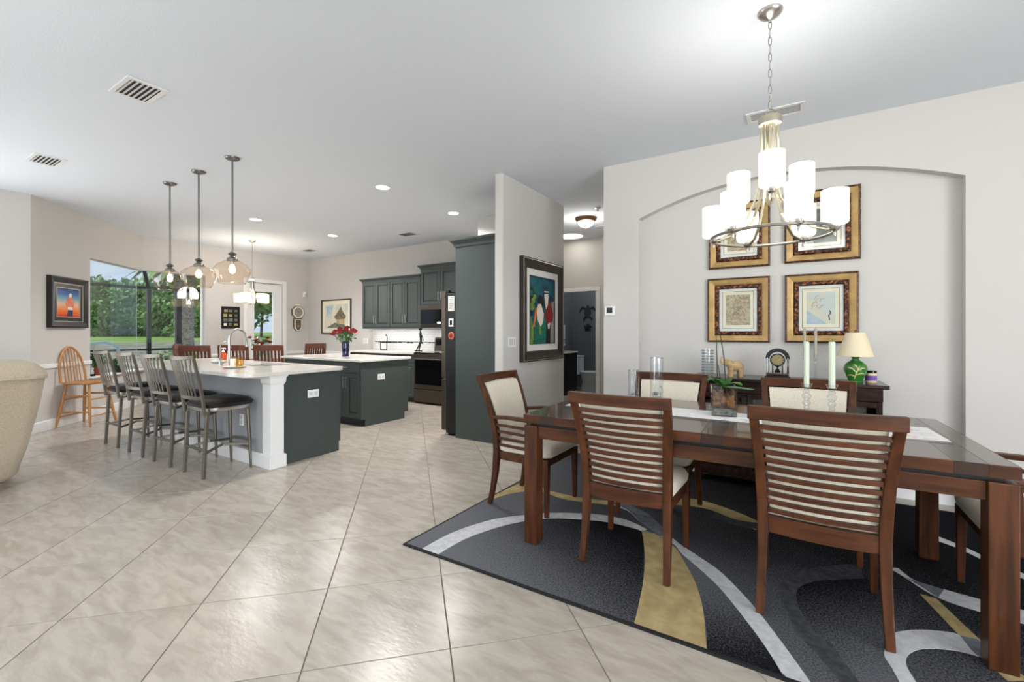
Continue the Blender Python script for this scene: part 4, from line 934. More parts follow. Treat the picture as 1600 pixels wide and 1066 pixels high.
plate('wall_outlet', 'white outlet low on the knee wall behind the bar stools', 'outlet', (-4.72, 2.36, .42), 0, .075, .115, [(0, z, .034, .036, 'plastic_line') for z in (-.024, .024)])
o = plate('wall_outlet', 'white outlet low on the wall behind the windsor stool', 'outlet', (bay(.62)[0], bay(.62)[1], .40), BROT, .075, .115, [(0, z, .034, .036, 'plastic_line') for z in (-.024, .024)])
sn = thing('motion_sensor', 'small white motion sensor high in the nook corner', 'sensor', (-10.05, 6.46, 2.195), PI/2)
MB().loft([[(-.035, 0, -.07), (.035, 0, -.07), (.035, 0, .07), (-.035, 0, .07)], [(-.03, -.045, -.045), (.03, -.045, -.045), (.03, -.05, .062), (-.03, -.05, .062)]]).obj('housing', 'plastic_white', sn, bevel=.008)
B(-.02, .02, -.0505, -.047, -.03, .01).obj('lens', 'plastic_line', sn)

# ================================================================== HALL PAINTING (generic stylised couple)
hw, hh = 1.07, 1.245
pa = thing('framed_painting', 'dark framed painting of two stylised figures in green and red on the hall wall', 'painting', (-2.719, 4.985, 1.571), PI/2)
mitre(hw, hh, [(0, 0), (0, .05), (.03, .055), (.06, .042), (.115, .03), (.125, .03), (.125, 0)]).obj('frame', 'espresso_frame', pa)
mitre(hw, hh, [(.012, .0), (.012, .0515), (.02, .056), (.026, .0), (.02, 0)]).obj('frame_edge', 'silver_fillet', pa)
mitre(hw, hh, [(.123, 0), (.123, .026), (.205, .02), (.205, 0)]).obj('mat_board', 'mat_white', pa)
mitre(hw, hh, [(.203, 0), (.203, .026), (.212, .026), (.212, 0)]).obj('fillet', 'espresso_frame', pa)
pw, ph = hw/2-.21, hh/2-.21
B(-pw, pw, -.012, -.006, -ph, ph).obj('canvas', 'paint_teal', pa)
lay = [0]
def shp(pts, m, nm='painted_shape'):
    lay[0] += 1; y = -.0122-.0003*lay[0]
    q = MB(); q.flat([(x*pw, y, z*ph) for x, z in pts]); q.obj(nm, m, pa)
shp([(.35, -1), (1, -1), (1, .35), (.75, .25), (.6, -.2)], 'paint_grey'); shp([(-1, -1), (-.65, -1), (-.7, -.5), (-.9, -.2), (-1, -.15)], 'paint_lime')
shp([(-1, -.2), (-.7, -.15), (-.6, .5), (-.8, .7), (-1, .6)], 'paint_dark')
for x, z, s in ((-.8, .1, .2), (-.72, .28, .15), (-.5, .62, .18), (-.85, .5, .16), (-.6, .4, .12)): shp([(x+s*math.cos(u)*1.0, z+s*.6*math.sin(u)) for u in [2*PI*i/12 for i in range(12)]], 'paint_lime' if z < .5 else 'paint_green')
shp([(.55, .3), (.95, .35), (.85, .5), (.6, .52)], 'paint_navy')
shp([(.22, -1), (.66, -1), (.7, -.45), (.45, -.35), (.25, -.5)], 'paint_dark'); shp([(.28, .12), (.55, .36), (.72, .25), (.92, -.1), (.85, -.3), (.6, -.42), (.3, -.35), (.2, -.1)], 'paint_red')
shp([(.15, .5), (.25, .62), (.45, .6), (.5, .45), (.45, .2), (.3, .05), (.2, .25)], 'paint_skin'); shp([(.05, .55), (.2, .68), (.45, .66), (.5, .55), (.2, .52)], 'paint_dark')
shp([(.15, .57), (.5, .58), (.48, .62), (.16, .615)], 'paint_skin')
shp([(-.75, -.5), (-.55, .05), (-.4, .12), (-.45, -.1), (-.6, -.5)], 'paint_orange'); shp([(-.72, -1), (.25, -1), (.3, -.5), (.2, -.2), (-.1, -.3), (-.4, -.1), (-.6, -.4)], 'paint_green')
shp([(-.45, -.05), (-.35, .2), (-.12, .2), (.1, -.1), (.05, -.35), (-.15, -.5), (-.38, -.3)], 'paint_skin'); shp([(-.32, .18), (-.4, .35), (-.2, .48), (.05, .42), (.12, .2), (.05, .0), (-.02, .15), (-.15, .22)], 'paint_dark')
shp([(-.3, -.5), (-.1, -.5), (-.1, -.75), (-.25, -.7)], 'paint_lime'); shp([(.4, -.4), (.62, -.35), (.58, -.55), (.45, -.55)], 'paint_skin')

# ================================================================== PICTURE ON THE BAY WALL (generic sunset figure)
p_ = bay(.635); bp_ = thing('framed_picture', 'black framed sunset picture with a small figure above the windsor stool', 'picture', (p_[0], p_[1], 1.712), BROT)
bw_, bh_ = .745, .70
mitre(bw_, bh_, [(0, 0), (0, .05), (.02, .055), (.075, .04), (.085, .03), (.085, 0)]).obj('frame', 'black_frame', bp_)
mitre(bw_, bh_, [(.083, 0), (.083, .032), (.092, .032), (.092, 0)]).obj('silver_fillet', 'silver_fillet', bp_)
mitre(bw_, bh_, [(.09, 0), (.09, .024), (.145, .024), (.145, 0)]).obj('inner_frame', 'black_frame', bp_)
mitre(bw_, bh_, [(.143, 0), (.143, .028), (.152, .028), (.152, 0)]).obj('gilt_fillet', 'silver_fillet', bp_)
B(-bw_/2+.15, bw_/2-.15, -.016, -.01, -bh_/2+.15, bh_/2-.15).obj('print', 'sunset_print', bp_)
def bs(pts, m, y=-.0165): MB().flat([(x, y, z) for x, z in pts]).obj('painted_shape', m, bp_)
bs([(-.02, -.19), (.09, -.19), (.10, -.10), (.0, -.10)], 'paint_navy'); bs([(-.03, -.10), (.10, -.1), (.13, .0), (.08, .08), (.0, .08), (-.05, .0)], 'paint_scarlet', -.0168); bs([(.02, .08), (.07, .08), (.08, .12), (.05, .14), (.02, .12)], 'paint_skin', -.0171); bs([(.0, -.10), (.09, -.10), (.09, -.06), (.0, -.06)], 'paint_skin', -.0174)

# ================================================================== NOOK AND KITCHEN PICTURES, CLOCK
np_ = thing('framed_photograph', 'small black framed collage between the corner window and glazed door', 'picture', (-10.05, 4.79, 1.60), PI/2)
mitre(.36, .46, [(0, 0), (0, .025), (.035, .022), (.035, 0)]).obj('frame', 'black_frame', np_); B(-.147, .147, -.012, -.004, -.197, .197).obj('backing', 'black_matte', np_)
rr = random.Random(4)
for k in range(4):
    for i in range(3):
        MB().cbox((-.1+.1*i+rr.uniform(-.01, .01), -.014, -.145+.095*k), (.075+rr.uniform(-.02, .01), .003, .06+rr.uniform(-.02, .01))).obj('photo', rr.choice(['print_tan', 'mat_cream', 'print_grey', 'mat_white', 'rug_gold']), np_)
kp = thing('framed_drawing', 'dark framed watercolour of a pagoda-like house on the kitchen wall', 'picture', (-8.96, 6.57, 1.65), 0)
mitre(1.07, .80, [(0, 0), (0, .03), (.028, .026), (.028, 0)]).obj('frame', 'espresso_frame', kp); B(-.51, .51, -.012, -.004, -.375, .375).obj('paper', 'mat_cream', kp); B(-.42, .42, -.0135, -.012, -.29, .29).obj('watercolour', 'print_sketch', kp)
def ks(pts, m, y=-.0142): MB().flat([(x, y, z) for x, z in pts]).obj('painted_shape', m, kp)
ks([(-.02, -.06), (.32, -.06), (.36, .0), (.16, .2), (-.06, .0)], 'print_sketch_dark'); ks([(.08, .1), (.24, .1), (.17, .24)], 'print_sketch_dark', -.0145); ks([(.02, -.16), (.30, -.18), (.3, -.06), (.02, -.06)], 'print_tan', -.0147); ks([(-.36, -.26), (.36, -.26), (.3, -.18), (-.05, -.14), (-.2, -.2)], 'print_grey', -.0143); ks([(-.35, .0), (-.15, .08), (-.12, .24), (-.35, .25)], 'print_blue', -.0143)
cl = thing('wall_clock', 'wooden octagonal pendulum wall clock beside the glazed door', 'clock', (-10.05, 6.285, 1.765), PI/2)
def octo(r): return [(r*math.cos(PI/8+PI/4*k), r*math.sin(PI/8+PI/4*k)) for k in range(8)]
MB().prism([(x, z) for x, z in octo(.165)], -.05, 0, 'y').obj('case', 'clock_case', cl, bevel=.006)
MB().loft([[(x, -.05, z) for x, z in octo(.15)], [(x, -.062, z) for x, z in octo(.14)], [(x, -.062, z) for x, z in octo(.118)], [(x, -.05, z) for x, z in octo(.112)]], cap=False).obj('bezel', 'mat_cream', cl)
MB().lathe([(.001, 0), (.108, 0), (.108, .004), (.001, .005)], 28).xf(Matrix.Translation((0, -.05, 0)) @ Matrix.Rotation(PI/2, 4, 'X')).obj('dial', 'silver_fillet', cl, True)
for k in range(12):
    a = 2*PI*k/12; MB().cbox((.085*math.cos(a), -.056, .085*math.sin(a)), (.012, .002, .012)).obj('numeral', 'black_matte', cl)
for a, L in ((2.2, .07), (.6, .05)): MB().ribbon([(0, -.058, 0), (L*math.cos(a), -.058, L*math.sin(a))], .006, .003, up=(0, 1, 0)).obj('hand', 'black_matte', cl)
body = [(-.105, -.15), (-.105, -.36), (-.05, -.44), (.05, -.44), (.105, -.36), (.105, -.15)]
MB().prism(body, -.045, 0, 'y').obj('trunk', 'clock_case', cl, bevel=.005)
MB().loft([[(x*.92, -.046, -.17+(z+.15)*.92) for x, z in body], [(x*.92, -.052, -.17+(z+.15)*.92) for x, z in body], [(x*.7, -.052, -.185+(z+.15)*.8) for x, z in body], [(x*.7, -.046, -.185+(z+.15)*.8) for x, z in body]], cap=False).obj('trunk_moulding', 'mat_cream', cl)
MB().lathe([(.001, 0), (.03, 0), (.03, .004), (.001, .005)], 18).xf(Matrix.Translation((0, -.046, -.33)) @ Matrix.Rotation(PI/2, 4, 'X')).obj('pendulum', 'clock_gold', cl, True)
MB().prism([(x, z) for x, z in ((-.07, .15), (.07, .15), (.04, .2), (-.04, .2))], -.04, 0, 'y').obj('crest', 'mat_cream', cl, bevel=.004)

# ================================================================== CEILING FITTINGS
def vent(loc, sx, sy, n, label, rz=0., flat=False):
    t = thing('air_vent', label, 'vent', (loc[0], loc[1], CEIL), rz, 'ceiling air vents')
    b = .03; q = MB(); z0 = -.008
    q.box(-sx/2, sx/2, -sy/2, -sy/2+b, z0, 0); q.box(-sx/2, sx/2, sy/2-b, sy/2, z0, 0); q.box(-sx/2, -sx/2+b, -sy/2+b, sy/2-b, z0, 0); q.box(sx/2-b, sx/2, -sy/2+b, sy/2-b, z0, 0)
    q.obj('frame', 'vent_white', t, bevel=.002); B(-sx/2+b, sx/2-b, -sy/2+b, sy/2-b, -.002, -.001).obj('duct_opening', 'vent_dark', t)
    for k in range(n):
        y = -sy/2+b+(sy-2*b)*(k+.5)/n; d = (sy-2*b)/n*.36
        if flat: B(-sx/2+b, sx/2-b, y-d*.6, y+d*.6, -.0045, -.003).obj('slat', 'vent_white', t); continue
        MB().add([(-sx/2+b, y-d, -.0075), (sx/2-b, y-d, -.0075), (sx/2-b, y+d*.55, -.0025), (-sx/2+b, y+d*.55, -.0025), (-sx/2+b, y-d, -.0065), (sx/2-b, y-d, -.0065), (sx/2-b, y+d*.55, -.0015), (-sx/2+b, y+d*.55, -.0015)], [(0, 1, 2, 3), (4, 7, 6, 5), (0, 4, 5, 1), (3, 2, 6, 7), (0, 3, 7, 4), (1, 5, 6, 2)]).obj('slat', 'vent_white', t)
vent((-4.01, 1.29), .36, .24, 6, 'white ceiling vent nearest the camera at upper left'); vent((-6.43, 1.31), .36, .24, 6, 'white ceiling vent near the left wall')
vent((-.14, 4.13), .40, .2, 6, 'white ceiling vent behind the chandelier chain', 0, True); vent((-8.84, 5.80), .36, .26, 5, 'ceiling vent in the nook corner'); vent((-5.87, 5.77), .36, .26, 5, 'ceiling vent above the kitchen cabinets')
for i, (x, y) in enumerate(((-4.21, 3.73), (-4.25, 5.10), (-7.09, 3.75), (-7.09, 5.12))):
    t = thing('recessed_light', ['lit recessed ceiling light nearest the hall wall', 'lit recessed ceiling light above the refrigerator', 'lit recessed ceiling light behind the pendants', 'lit recessed ceiling light above the back of the kitchen'][i], 'light', (x, y, CEIL), 0, 'recessed ceiling lights')
    MB().lathe([(.098, 0), (.098, -.004), (.088, -.008), (.078, -.006), (.078, 0)], 32, cap=False).obj('trim_ring', 'vent_white', t, True)
    MB().lathe([(.001, -.004), (.077, -.004), (.077, -.001), (.001, -.001)], 32).obj('lens', 'lit_disk', t)
    l_ = bpy.data.lights.new('downlight', 'SPOT'); l_.energy = 185; l_.spot_size = 2.7; l_.spot_blend = .8; l_.shadow_soft_size = .08; l_.color = (1, .98, .955)
    lo = bpy.data.objects.new('downlight', l_); COL.objects.link(lo); lo.location = (x, y, CEIL-.03)
t = thing('flush_ceiling_light', 'bronze rimmed flush dome light lit in the hallway', 'light', (-2.72, 6.41, CEIL))
MB().lathe([(.165, 0), (.165, -.02), (.14, -.055), (.125, -.06), (.125, 0)], 32, cap=False).obj('rim', 'bronze', t, True)
MB().lathe([(.125, -.05), (.122, -.07), (.095, -.115), (.05, -.14), (.001, -.148)], 32, cap=False).obj('dome', 'lit_dome', t, True); MB().sphere((0, 0, -.152), .012, 10, 6).obj('finial', 'bronze', t, True)
lamp('hall_glow', (-2.72, 6.41, CEIL-.25), 14, (1, .95, .88), .12)
t = thing('tubular_skylight', 'round white tubular skylight lit at the far end of the hallway', 'skylight', (-3.46, 7.45, CEIL))
MB().lathe([(.26, 0), (.26, -.01), (.235, -.022), (.215, -.012), (.215, 0)], 36, cap=False).obj('trim_ring', 'vent_white', t, True); MB().lathe([(.001, -.010), (.214, -.008), (.214, -.002), (.001, -.002)], 36).obj('diffuser', 'lit_disk', t)
t = thing('ceiling_sprinkler', 'small round chrome ceiling fitting in the hallway', 'sprinkler', (-2.36, 5.98, CEIL)); MB().lathe([(.04, 0), (.04, -.006), (.02, -.012), (.02, -.03), (.012, -.04)], 18).obj('cup', 'chrome', t, True); MB().lathe([(.018, -.04), (.018, -.044), (.001, -.045)], 14).obj('plate', 'chrome', t, True)
t = thing('return_grille', 'grey square return air grille at the hallway ceiling', 'vent', (-2.55, 7.25, CEIL)); q = frame_xz(MB(), .5, .5, .03, -.008, 0); q.v = [(x, z, y) for x, y, z in q.v]; q.obj('frame', 'vent_white', t); B(-.22, .22, -.22, .22, -.003, -.001).obj('mesh_panel', 'vent_dark', t)
for k in range(10): B(-.22, .22, -.21+.043*k, -.195+.043*k, -.007, -.003).obj('slat', 'vent_white', t)

# ================================================================== PENDANTS AND NOOK CHANDELIER
pend_lab = ['clear glass pendant light on the left of the three over the island', 'clear glass pendant light in the middle of the three over the island', 'clear glass pendant light on the right of the three over the island']
P0 = None
def make_pendant():
    t = thing('pendant_light', pend_lab[0], 'pendant', (0, 0, 1.79), 0, 'pendants over the sink island'); tp = CEIL-1.79
    MB().lathe([(.068, tp), (.068, tp-.006), (.058, tp-.02), (.025, tp-.032), (.010, tp-.036)], 26).obj('canopy', 'dark_nickel', t, True)
    MB().cyl((0, 0, .30), (0, 0, tp-.03), .0085, n=10).obj('rod', 'dark_nickel', t, True)
    MB().lathe([(.012, .315), (.034, .30), (.040, .292), (.022, .275), (.026, .262), (.046, .252), (.05, .235), (.05, .225), (.03, .224)], 24).obj('socket_cap', 'dark_nickel', t, True)
    MB().lathe([(.044, .245), (.05, .235), (.085, .215), (.135, .185), (.160, .155), (.164, .13), (.157, .10), (.138, .05), (.118, .004), (.110, 0)], 40, cap=False).obj('glass_shade', 'pendant_glass', t, True)
    MB().tube([(.117*math.cos(u), .117*math.sin(u), .002) for u in [2*PI*i/40 for i in range(40)]], .003, 6, close=True).obj('rim', 'clear_glass', t, True)
    MB().lathe([(.014, .225), (.014, .19)], 12).obj('socket', 'steel', t, True)
    MB().lathe([(.012, .19), (.02, .17), (.027, .14), (.022, .112), (.001, .10)], 16).obj('bulb', 'bulb', t, True)
    return t
P0 = make_pendant(); P0.location = (-6.20, 2.29, 1.79)
for i, x in ((1, -5.48), (2, -4.765)): copy_tree(P0, (x, 2.29, 1.79), 0, pend_lab[i])
nc = thing('nook_chandelier', 'small chandelier with five lit cream shades over the breakfast table', 'chandelier', (-8.82, 4.6, 1.84)); tp = CEIL-1.84
MB().lathe([(.065, tp), (.065, tp-.006), (.03, tp-.03), (.008, tp-.034)], 20).obj('canopy', 'nickel', nc, True); MB().cyl((0, 0, .5), (0, 0, tp-.03), .006, n=8).obj('rod', 'nickel', nc)
MB().lathe([(.008, .52), (.045, .48), (.05, .47), (.03, .45), (.03, .28), (.02, .2), (.001, .12)], 18).obj('stem', 'nickel', nc, True)
for k in range(5):
    a = 2*PI*k/5+.3; ca, sa = math.cos(a), math.sin(a)
    MB().ribbon([(r*ca, r*sa, z) for r, z in ((.03, .4), (.04, .26), (.08, .12), (.15, .03), (.225, .0))], .016, .01, up=(ca, sa, .3)).obj('arm', 'nickel', nc)
    MB().lathe([(.02, 0), (.05, .006), (.05, .014), (.02, .018)], 16, (.225*ca, .225*sa, 0)).obj('cup', 'nickel', nc, True)
    MB().lathe([(.001, .02), (.078, .022), (.084, .03), (.088, .19), (.084, .19), (.08, .03)], 22, (.225*ca, .225*sa, 0), cap=False).obj('shade', 'lit_cream_shade', nc, True)

# ================================================================== ADDED UPLIGHTERS (unseen behind the camera, to brighten the ceiling)
def added_torchiere(x, y, label, power):
    t = thing('added_uplighter', label, 'lamp', (x, y, 0), 0, 'added uplighters brightening the ceiling')
    MB().lathe([(.15, 0), (.15, .02), (.03, .035), (.001, .036)], 24).obj('base', 'black_matte', t, True)
    MB().cyl((0, 0, .03), (0, 0, 1.72), .014, n=10).obj('pole', 'black_matte', t, True)
    MB().lathe([(.02, 1.70), (.12, 1.74), (.20, 1.82), (.195, 1.82), (.115, 1.75), (.001, 1.72)], 28, cap=False).obj('bowl', 'black_matte', t, True)
    l_ = bpy.data.lights.new('uplight', 'SPOT'); l_.energy = power; l_.spot_size = 2.6; l_.spot_blend = 1; l_.shadow_soft_size = .12; l_.color = (1, .98, .95)
    lo = bpy.data.objects.new('uplight', l_); COL.objects.link(lo); lo.location = (x, y, 1.85); lo.rotation_euler = (PI, 0, 0)
added_torchiere(-2.6, -1.6, 'added black uplighter, unseen behind the camera on the left', 520); added_torchiere(1.2, -1.8, 'added black uplighter, unseen behind the camera on the right', 520)

lamp('nook_chandelier_glow', (-8.82, 4.6, 2.12), 40, (1, .94, .84), .2)
# ================================================================== SINK ISLAND
CT = .925
def knob_bar(x, y, z, L, parent, axis='z', out=(0, -1), m='steel'):
    q = MB(); o = Vector((out[0], out[1], 0))*.028; p = Vector((x, y, z)); d = {'z': Vector((0, 0, 1)), 'x': Vector((1, 0, 0)), 'y': Vector((0, 1, 0))}[axis]*L/2
    q.cyl(p+o-d, p+o+d, .006, n=8)
    for s in (-.75, .75): q.cyl(p+d*s, p+o+d*s, .004, n=6)
    return q.obj('handle', m, parent, True)
def cab_door(x0, x1, z0, z1, y, parent, hx=None, hz=None, nm='door', hl=.16, th=.02):
    """raised-panel door facing -y at local plane y"""
    w_, h_ = x1-x0, z1-z0; cx, cz = (x0+x1)/2, (z0+z1)/2; f = .058
    q = MB(); q.box(x0, x0+f, y-th, y, z0, z1); q.box(x1-f, x1, y-th, y, z0, z1); q.box(x0+f, x1-f, y-th, y, z1-f, z1); q.box(x0+f, x1-f, y-th, y, z0, z0+f)
    d = q.obj(nm, 'cabinet_paint', parent, bevel=.003)
    B(x0+f, x1-f, y-.008, y-.002, z0+f, z1-f).obj('groove', 'cabinet_groove', d)
    a, c = w_/2-f-.012, h_/2-f-.012
    MB().loft([[(cx+sx*a, y-.008, cz+sz*c) for sx, sz in ((-1, -1), (1, -1), (1, 1), (-1, 1))], [(cx+sx*(a-.022), y-.018, cz+sz*(c-.022)) for sx, sz in ((-1, -1), (1, -1), (1, 1), (-1, 1))]]).obj('raised_panel', 'cabinet_paint', d)
    if hx is not None: knob_bar(hx, y-th, hz, hl, d)
    return d
i1 = thing('sink_island', 'dark grey sink island with white knee wall and corner column facing the living room', 'island', (-4.243, 2.36, 0))
L0 = -2.85   # left end of knee wall, local
B(L0, -.10, 0, .125, 0, CT-.037).obj('knee_wall', 'knee_wall_shaded', i1)
B(L0, -.10, -.014, 0, 0, .135).obj('baseboard', 'trim_white', i1, bevel=.004); B(L0, -.10, -.01, 0, CT-.075, CT-.037).obj('moulding', 'trim_white', i1, bevel=.004)
col = B(-.10, .045, 0, .13, .0, CT-.038).obj('corner_column', 'trim_white', i1, bevel=.003)
B(-.115, .062, -.016, .146, 0, .125).obj('plinth', 'trim_white', col, bevel=.004)
MB().loft([[(x, y, z) for x, y in ((-.10-e, -e), (.045+e, -e), (.045+e, .13+e), (-.10-e, .13+e))] for z, e in ((.80, .001), (.82, .012), (.86, .014), (.888, .03))]).obj('capital', 'trim_white', col)
B(L0, -.012, .126, .79, .0, CT-.037).obj('cabinet_body', 'cabinet_paint', i1)
ep = MB(); ep.prism([(.131, 0), (.665, 0), (.665, .11), (.795, .11), (.795, CT-.037), (.131, CT-.037)], -.012, 0, 'x'); ep.obj('end_panel', 'cabinet_paint', i1, bevel=.002)
B(-.03, .004, .775, .797, .11, CT-.037).obj('corner_trim', 'cabinet_paint', i1, bevel=.002)
# countertop with rounded corners is a separate thing, sink let into it
ctp = thing('island_countertop', 'pale quartz countertop on the sink island', 'countertop', (-4.243, 2.36, 0))
poly = rrect(L0-.08, .075, -.25, .82, .09, 8)
sx0, sx1, sy0, sy1 = -1.42, -.72, .30, .70
def slab_hole(name, x0, x1, y0, y1, hx0, hx1, hy0, hy1, z0, z1, r):
    bm = bmesh.new()
    outer = [bm.verts.new((x, y, z1)) for x, y in rrect(x0, x1, y0, y1, r, 8)]
    inner = [bm.verts.new((x, y, z1)) for x, y in ((hx0, hy0), (hx1, hy0), (hx1, hy1), (hx0, hy1))]
    eo = [bm.edges.new((outer[i], outer[(i+1) % len(outer)])) for i in range(len(outer))]; ei = [bm.edges.new((inner[i], inner[(i+1) % 4])) for i in range(4)]
    bmesh.ops.triangle_fill(bm, edges=eo+ei, use_beauty=True)
    g = bmesh.ops.extrude_face_region(bm, geom=bm.faces[:]); bmesh.ops.translate(bm, verts=[v for v in g['geom'] if isinstance(v, bmesh.types.BMVert)], vec=(0, 0, z0-z1))
    bmesh.ops.recalc_face_normals(bm, faces=bm.faces); me = bpy.data.meshes.new(name); bm.to_mesh(me); bm.free(); me.materials.append(MATS['quartz'])
    o = bpy.data.objects.new(name, me); COL.objects.link(o); b = o.modifiers.new('bevel', 'BEVEL'); b.width = .008; b.segments = 3; b.limit_method = 'ANGLE'; b.angle_limit = .9
    return o
o = slab_hole('slab', L0-.08, .075, -.25, .82, sx0, sx1, sy0, sy1, CT-.036, CT, .09); o.parent = ctp
sk = thing('kitchen_sink', 'undermount stainless sink in the island countertop', 'sink', (-4.243, 2.36, 0))
q = MB(); q.box(sx0, sx1, sy0, sy0+.004, .72, CT-.037); q.box(sx0, sx1, sy1-.004, sy1, .72, CT-.037); q.box(sx0, sx0+.004, sy0+.004, sy1-.004, .72, CT-.037); q.box(sx1-.004, sx1, sy0+.004, sy1-.004, .72, CT-.037); q.box(sx0, sx1, sy0, sy1, .716, .72)
q.obj('basin', 'steel', sk); MB().lathe([(.04, .7201), (.04, .723), (.02, .722)], 16, ((sx0+sx1)/2, (sy0+sy1)/2, 0)).obj('drain', 'chrome', sk, True)
fa = thing('kitchen_faucet', 'tall curved steel faucet on the sink island', 'faucet', (-5.27, 2.50, CT+.0005), math.radians(18))
MB().lathe([(.03, 0), (.03, .006), (.024, .02), (.021, .10), (.017, .13)], 18).obj('base', 'steel', fa, True)
MB().tube([(0, 0, .12), (0, 0, .30)]+[(0, .11-.11*math.cos(t), .30+.11*math.sin(t)) for t in [PI*i/12 for i in range(1, 11)]]+[(0, .225, .27)], .0125, 12).obj('spout', 'steel', fa, True)
MB().tube([(0, .222, .285), (0, .235, .21)], [.016, .018], 12).obj('spray_head', 'steel', fa, True); MB().tube([(.02, 0, .07), (.06, 0, .10)], [.008, .006], 8).obj('lever', 'steel', fa, True)
fb = thing('water_tap', 'slim curved filtered water tap left of the tall faucet', 'faucet', (-5.47, 2.50, CT+.0005), math.radians(18))
MB().lathe([(.022, 0), (.022, .006), (.014, .02), (.012, .06)], 14).obj('base', 'steel', fb, True); MB().tube([(0, 0, .05), (0, 0, .2)]+[(0, .07-.07*math.cos(t), .2+.07*math.sin(t)) for t in [PI*i/8 for i in range(1, 8)]]+[(0, .14, .19)], .006, 8).obj('spout', 'steel', fb, True)
MB().tube([(0, 0, .06), (.05, -.02, .075)], [.006, .004], 8).obj('lever', 'steel', fb, True)
sbt = thing('soap_bottle', 'orange dish soap bottle with white pump by the sink', 'bottle', (-6.05, 2.80, CT+.0005))
MB().lathe([(.04, 0), (.045, .006), (.045, .08), (.038, .105), (.018, .12), (.016, .128)], 20).obj('bottle', 'orange_soap', sbt, True); MB().lathe([(.018, .128), (.018, .14), (.006, .145), (.006, .165), (.02, .168), (.02, .178), (.001, .18)], 14).obj('pump', 'plastic_white', sbt, True); MB().tube([(0, 0, .173), (.05, 0, .173), (.058, 0, .166)], .006, 8).obj('nozzle', 'plastic_white', sbt, True)
dp = thing('small_dish', 'white dish beside the orange soap bottle', 'dish', (-5.86, 2.66, CT+.0005)); MB().lathe([(.05, 0), (.06, .004), (.085, .03), (.082, .032), (.055, .008), (.001, .006)], 24).obj('bowl', 'porcelain', dp, True)
ty = thing('white_tray', 'white oval tray holding amber glasses on the island', 'tray', (-5.02, 2.44, CT+.0005)); MB().lathe([(.09, 0), (.115, .012), (.11, .014), (.085, .004), (.001, .003)], 28).obj('tray', 'porcelain', ty, True)
for k, (x, y, lab) in enumerate(((-5.075, 2.45, 'left amber glass cup on the white tray'), (-4.975, 2.46, 'right amber glass cup on the white tray'))):
    t = thing('amber_cup', lab, 'glass', (x, y, CT+.006), 0, 'amber cups on the tray'); MB().lathe([(.03, 0), (.042, .02), (.046, .05), (.036, .085), (.03, .105), (.028, .105), (.034, .085), (.043, .05), (.039, .02), (.001, .005)], 22, cap=False).obj('cup', 'amber_glass', t, True); MB().tube([(.034, 0, .09), (.06, 0, .08), (.06, 0, .045), (.04, 0, .03)], .005, 6).obj('handle', 'amber_glass', t, True)
t = thing('pillar_candle', 'short white candle between the amber cups', 'candle', (-5.02, 2.42, CT+.006)); MB().lathe([(.028, 0), (.028, .085), (.02, .09), (.001, .088)], 18).obj('wax', 'plastic_white', t, True); MB().cyl((0, 0, .088), (0, 0, .1), .0015, n=5).obj('wick', 'stem_dark', t)

